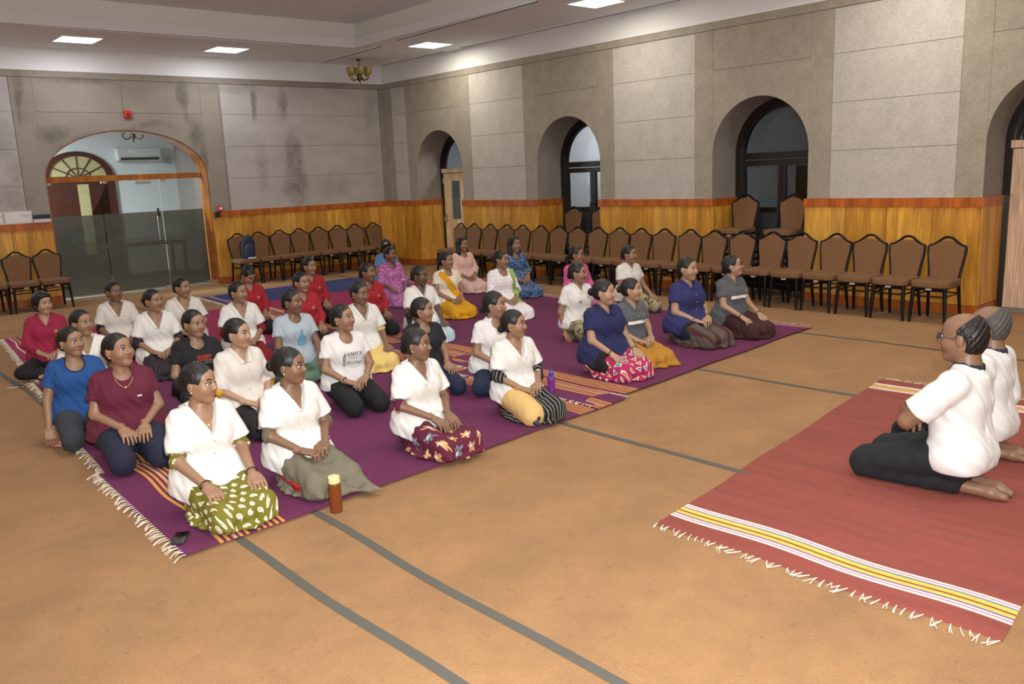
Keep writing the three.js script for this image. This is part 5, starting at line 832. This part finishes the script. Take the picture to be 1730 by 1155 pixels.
const PEOPLE = [
  { x: 6.14, z: 8.41, h: .74, hy: 22, pose: 'cross', arms: 'clasp', skin: 'light', hair: 'short', top: { ...polo(), c: '#962042' }, prints: EMB, ear: 0, label: 'person with short black hair in crimson polo sitting cross-legged at the left' },
  { x: 5.83, z: 7.61, h: .74, hy: 12, arms: 'thigh', skin: 'dark', hair: 'plain', top: coat('#15151a', 1.1, { c: CREAMW }), label: 'person in off-white coat over black sleeves in front of the glass door' },
  { x: 8.0, z: 8.53, h: .74, hy: 24, hp: 4, skin: 'mid', hair: 'plain', top: coat(null), label: 'person in white coat half hidden behind the blue T-shirt' },
  { x: 7.08, z: 7.61, h: .74, hy: 24, arms: 'clasp', skin: 'mid', hair: 'bun', top: coat(FAB.dots, 1.2), low: FAB.dots, skirt: 1, label: 'person in white coat over dark dotted sleeves, hands clasped' },
  { x: 8.91, z: 8.85, h: .74, hy: 24, hp: 4, arms: 'floor', skin: 'mid', hair: 'bun', top: tee('#1c4a86', { drop: -.015, nw: .068, cc: '#15294a' }), low: '#33373f', g: 1.06, label: 'person in bright blue T-shirt reaching down to the floor' },
  { x: 9.75, z: 8.76, h: .763, hy: 26, hp: 10, arms: 'center', skin: 'mid', hair: 'bun', top: tee('#5e1a32'), low: '#1b2036', g: 1.2, necklace: 1, prints: [['dot', .075, .44, .034, .017]], label: 'person in maroon T-shirt with gold necklace and navy trousers' },
  { x: 11.14, z: 8.75, h: .749, yaw: 3, hy: 34, arms: 'knees', skin: 'mid', hair: 'bun', top: coat(FAB.paisley, 1.02, { buttons: 2 }), low: FAB.paisley, skirt: 1, bangle: '#2f2c1a', necklace: 1, label: 'person in white coat and olive paisley dress at the front left corner' },
  { x: 11.09, z: 8.16, h: .736, yaw: 3, hy: 36, arms: 'clasp', skin: 'dark', hair: 'bun', top: coat('#6a6653', 1.02, { buttons: 2 }), low: '#6f6a58', skirt: 1, trail: [.14, .24], legging: '#b01c22', leggingOut: .024, leggingSide: -1, ly: .085, lz: .36, label: 'person in white coat with grey-green sleeves beside the amber bottle' },
  { x: 9.72, z: 7.89, h: .74, hy: 28, arms: 'clasp', skin: 'light', hair: 'plain', top: coat('#d9a520', 1.12, { c: CREAMW, sleeve: 1.0, wide: .012, v: .5 }), low: '#17171a', yaw: 4, label: 'person in cream coat over bright yellow cuffs' },
  { x: 8.92, z: 7.91, h: .74, hy: 16, arms: 'clasp', skin: 'mid', hair: 'plain', top: tee('#16171b', { drop: -.01 }), low: '#2e343c', prints: [['brool', .02, .455, .21, .13]], g: 1.04, label: 'person in black T-shirt with grey and orange lettering' },
  { x: 6.21, z: 6.99, h: .74, hy: 26, arms: 'clasp', skin: 'mid', hair: 'plain', top: coat(null, 1, { c: CREAMW }), label: 'person in off-white shirt furthest back by the glass door handle' },
  { x: 7.29, z: 6.8, h: .74, hy: 24, arms: 'clasp', skin: 'mid', hair: 'plain', top: coat('#7a1620', 1.25), low: '#7a1620', skirt: 1, label: 'person in white coat over dark red sleeves' },
  { x: 5.6, z: 5.92, h: .72, hy: 15, hp: -38, skin: 'mid', hair: 'topbun', top: polo(), prints: EMB, label: 'person in red uniform shirt with head bowed and top knot' },
  { x: 8.5, z: 6.8, h: .74, hy: 26, pose: 'cross', arms: 'knees', skin: 'dark', hair: 'plain', top: tee('#a9b6be'), low: '#5f7a66', prints: [['vase', .02, .39, .17, .21]], label: 'person in pale blue-grey T-shirt with blue print, sage trousers' },
  { x: 7.13, z: 5.98, h: .74, hy: 14, skin: 'mid', hair: 'plain', top: polo(), prints: EMB, label: 'person in red uniform shirt just behind the pale blue-grey T-shirt' },
  { x: 5.54, z: 5.02, h: .74, hy: 16, skin: 'mid', hair: 'plain', top: polo(), prints: EMB, label: 'person in red uniform shirt in front of the blue mat, furthest back' },
  { x: 9.77, z: 7.0, h: .735, hy: 24, hp: 6, arms: 'clasp', skin: 'mid', hair: 'plain', top: tee('#dcdad8', { drop: -.012 }), low: '#121215', prints: [['family', .012, .40, .19, .19]], bangle: '#1a1a1a', bangleOne: -1, label: 'person in white T-shirt reading FAMILY with black trousers' },
  { x: 8.54, z: 6.08, h: .737, hy: 10, hp: -6, arms: 'knees', skin: 'dark', hair: 'plain', top: coat('#d6c480', .95), low: FAB.yellowstripe, skirt: 1, label: 'person in white coat with yellow striped skirt, eyes lowered' },
  { x: 6.98, z: 5.01, h: .74, hy: 24, skin: 'dark', hair: 'plain', top: polo(), prints: EMB, bangle: '#cfc7b8', bangleOne: -1, label: 'person in red uniform shirt beside the purple patterned kurta' },
  { x: 5.2, z: 3.5, h: .74, hy: 12, skin: 'dark', hair: 'plain', top: kurta(FAB.purple), low: FAB.purple, skirt: 1, label: 'person in purple and white patterned kurta' },
  { x: 3.9, z: 2.72, h: .75, hy: 150, hp: -10, arms: 'thigh', skin: 'mid', hair: 'bun', scrunchie: '#e8dcd8', top: shirtT('#5f86b4', { buttons: 0 }), low: '#3b5a86', label: 'person in light blue shirt half hidden at the far back, head turned away' },
  { x: 7.86, z: 4.86, h: .736, hy: 22, hp: -3, arms: 'knees', skin: 'deep', hair: 'plain', top: coat(null, 1, { c: WHITE, v: .48 }), low: FAB.bluestripe, skirt: 1, label: 'person in white shirt with blue and white striped skirt' },
  { x: 6.78, z: 3.65, h: .738, hy: 20, arms: 'clasp', skin: 'mid', hair: 'lowbun', top: kurta(FAB.creamfloral, { sleeve: .55, wide: .01 }), low: '#d49a14', skirt: 1, dupatta: { c: '#d99a12', w: .085, path: [[-.125, .595], [-.08, .52], [0, .40], [.07, .29], [.08, .2], [.05, .1], [.04, .05]] }, bangle: '#a08040', label: 'person in cream kurta with bright yellow sash and trousers' },
  { x: 5.03, z: 1.99, h: .753, hy: 4, arms: 'clasp', skin: 'mid', hair: 'long', top: kurta(FAB.palepink, { sleeve: 1.7 }), low: FAB.palepink, skirt: 1, necklace: 1, label: 'person with long loose hair in pale pink kurta' },
  { x: 7.5, z: 3.3, h: .755, hy: 22, hp: -4, arms: 'clasp', skin: 'mid', hair: 'bun', top: kurta(FAB.dashes, { sleeve: 1.1, nw: .07 }), low: FAB.dashes, skirt: 1, g: 1.08, necklace: 1, bindi: 1, dupatta: { c: '#8fb84a', w: .07, path: [[.125, .6], [.125, .5], [.12, .4], [.13, .28], [.12, .2]] }, bangle: '#3a6a3a', label: 'person in white speckled kurta with green scarf on one shoulder' },
  { x: 6.14, z: 1.85, h: .78, hy: 2, arms: 'clasp', skin: 'mid', hair: 'long', top: kurta(FAB.blueprint, { sleeve: 1.3 }), low: FAB.blueprint, skirt: 1, bangle: '#d8c890', label: 'person with loose hair in blue block-print kurta' },
  { x: 9.85, z: 6.25, h: .706, hy: 36, arms: 'thigh', skin: 'mid', hair: 'pony', top: tee('#1c1e26', { drop: -.01 }), low: '#18223c', bangle: '#b07848', label: 'person in black T-shirt and navy trousers with a ponytail' },
  { x: 11.14, z: 7.23, h: .723, yaw: 3, hy: 30, arms: 'center', skin: 'dark', hair: 'plain', top: coat(FAB.floral, 1.02), low: FAB.floral, skirt: 1, trail: [.1, .09], label: 'person in white coat and maroon flowered dress in the front row' },
  { x: 10.28, z: 5.82, h: .74, hy: 30, pose: 'cross', arms: 'thigh', lean: .05, skin: 'mid', hair: 'lowbun', top: tee('#dcdad8', { drop: -.01 }), low: '#1a2540', prints: [['scrawl', .05, .43, .11, .035]], label: 'person in plain white T-shirt with scribble, navy trousers, sitting cross-legged' },
  { x: 11.02, z: 6.22, h: .703, hy: 30, arms: 'clasp', skin: 'mid', hair: 'lowbun', top: coat(FAB.blackstripe, 1.3), low: FAB.blackstripe, skirt: 1, legging: '#d2b070', leggingOut: .024, leggingSide: -1, label: 'person in white coat over black striped sleeves in the front row' },
  { x: 7.9, z: 2.3, h: .74, hy: 26, skin: 'mid', hair: 'pony', top: kurta('#c85a94', { sleeve: 1.6 }), low: '#c85a94', skirt: 1, glasses: '#6a5a50', label: 'person in bright pink kurta with glasses behind the white polo shirts' },
  { x: 9.37, z: 3.8, h: .74, hy: 26, skin: 'mid', hair: 'plain', arms: 'side', top: shirtT('#dcdad6', { v: .51, vw: .45 }), low: FAB.camo, sock: '#b8a488', prints: [['flag', -.06, .44, .055, .036]], label: 'person in white polo shirt and camouflage trousers with beige socks' },
  { x: 10.67, z: 4.8, h: .747, hy: 26, arms: 'knees', skin: 'light', hair: 'bun', top: shirtT('#1e2450', { coat: 1, hem: .09, v: .52, buttons: 0 }), low: FAB.triangles, skirt: 1, g: 1.24, legging: '#141416', leggingOut: .022, leggingSide: -1, lz: .27, bangle: '#222222', label: 'person in navy shirt with pink triangle-print skirt' },
  { x: 10.55, z: 4.28, h: .70, hy: 30, arms: 'clasp', skin: 'light', hair: 'bun', top: shirtT('#565a60', { v: .51, buttons: 2 }), low: '#b07c28', skirt: 1, trail: [.14, .14], reflect: 1, prints: [['yellowmark', .075, .475, .035, .05]], label: 'person in grey shirt with reflective strip and mustard skirt' },
  { x: 8.56, z: 1.99, h: .74, hy: 14, arms: 'knees', skin: 'mid', hair: 'plain', top: shirtT('#dcdad6', { v: .51, vw: .45 }), low: FAB.camo, watch: 1, label: 'person in white polo shirt wearing a black watch near the chairs' },
  { x: 10.42, z: 3.22, h: .78, hy: 8, arms: 'clasp', skin: 'light', hair: 'plain', top: shirtT('#2a2d60', { coat: 1, hem: .1, v: .52 }), low: FAB.brownweave, skirt: 1, trail: [.1, .1], g: 1.2, legging: '#141a30', leggingOut: .020, leggingSide: -1, lz: .24, bangle: '#222222', label: 'person in violet-blue shirt with clasped hands and brown skirt' },
  { x: 10.53, z: 2.56, h: .748, hy: 30, hp: 12, arms: 'knees', skin: 'light', hair: 'plain', top: shirtT('#55595e', { v: .52, buttons: 2, hem: .12 }), low: '#3a1c1a', skirt: 1, reflect: 1, glasses: '#3a1818', prints: [['yellowmark', .075, .475, .035, .05]], g: 1.08, bangle: '#222222', label: 'person in grey shirt with reflective strip, glasses and brown skirt' },
  { x: 14.12, z: 5.60, h: .88, yaw: 180, hy: 4, male: 1, arms: 'crossed', skin: 'dark', hair: 'bald', g: .93, top: tee('#dcdbd9', { cc: '#1c2236', hem: .12, sleeve: .75, wide: .02 }), low: '#16181d', glasses: '#1c2550', floor: .006, label: 'balding person in white T-shirt with arms folded on the red mat, nearer' },
  { x: 14.0, z: 4.88, h: .82, yaw: 180, hy: 6, male: 1, arms: 'side', skin: 'dark', hair: 'bald', hairMat: greyHair, g: .95, top: tee('#d6d5d3', { cc: '#1c2236', hem: .12, sleeve: 1.84, wide: .012, under: '#1c2236', ulen: 1.95 }), low: '#1a1d26', floor: .006, label: 'grey-haired balding person in white long-sleeved top behind the first' },
];
const camP = camera.position;
for (const q of PEOPLE) { const d = Math.hypot(q.x - camP.x, q.z - camP.z); q.res = Math.min(2, Math.max(1, d / 6.2)); makePerson(q); }

scene.traverse(o => { if (o.isMesh) { o.castShadow = true; o.receiveShadow = true; } });
renderer.render(scene, camera);
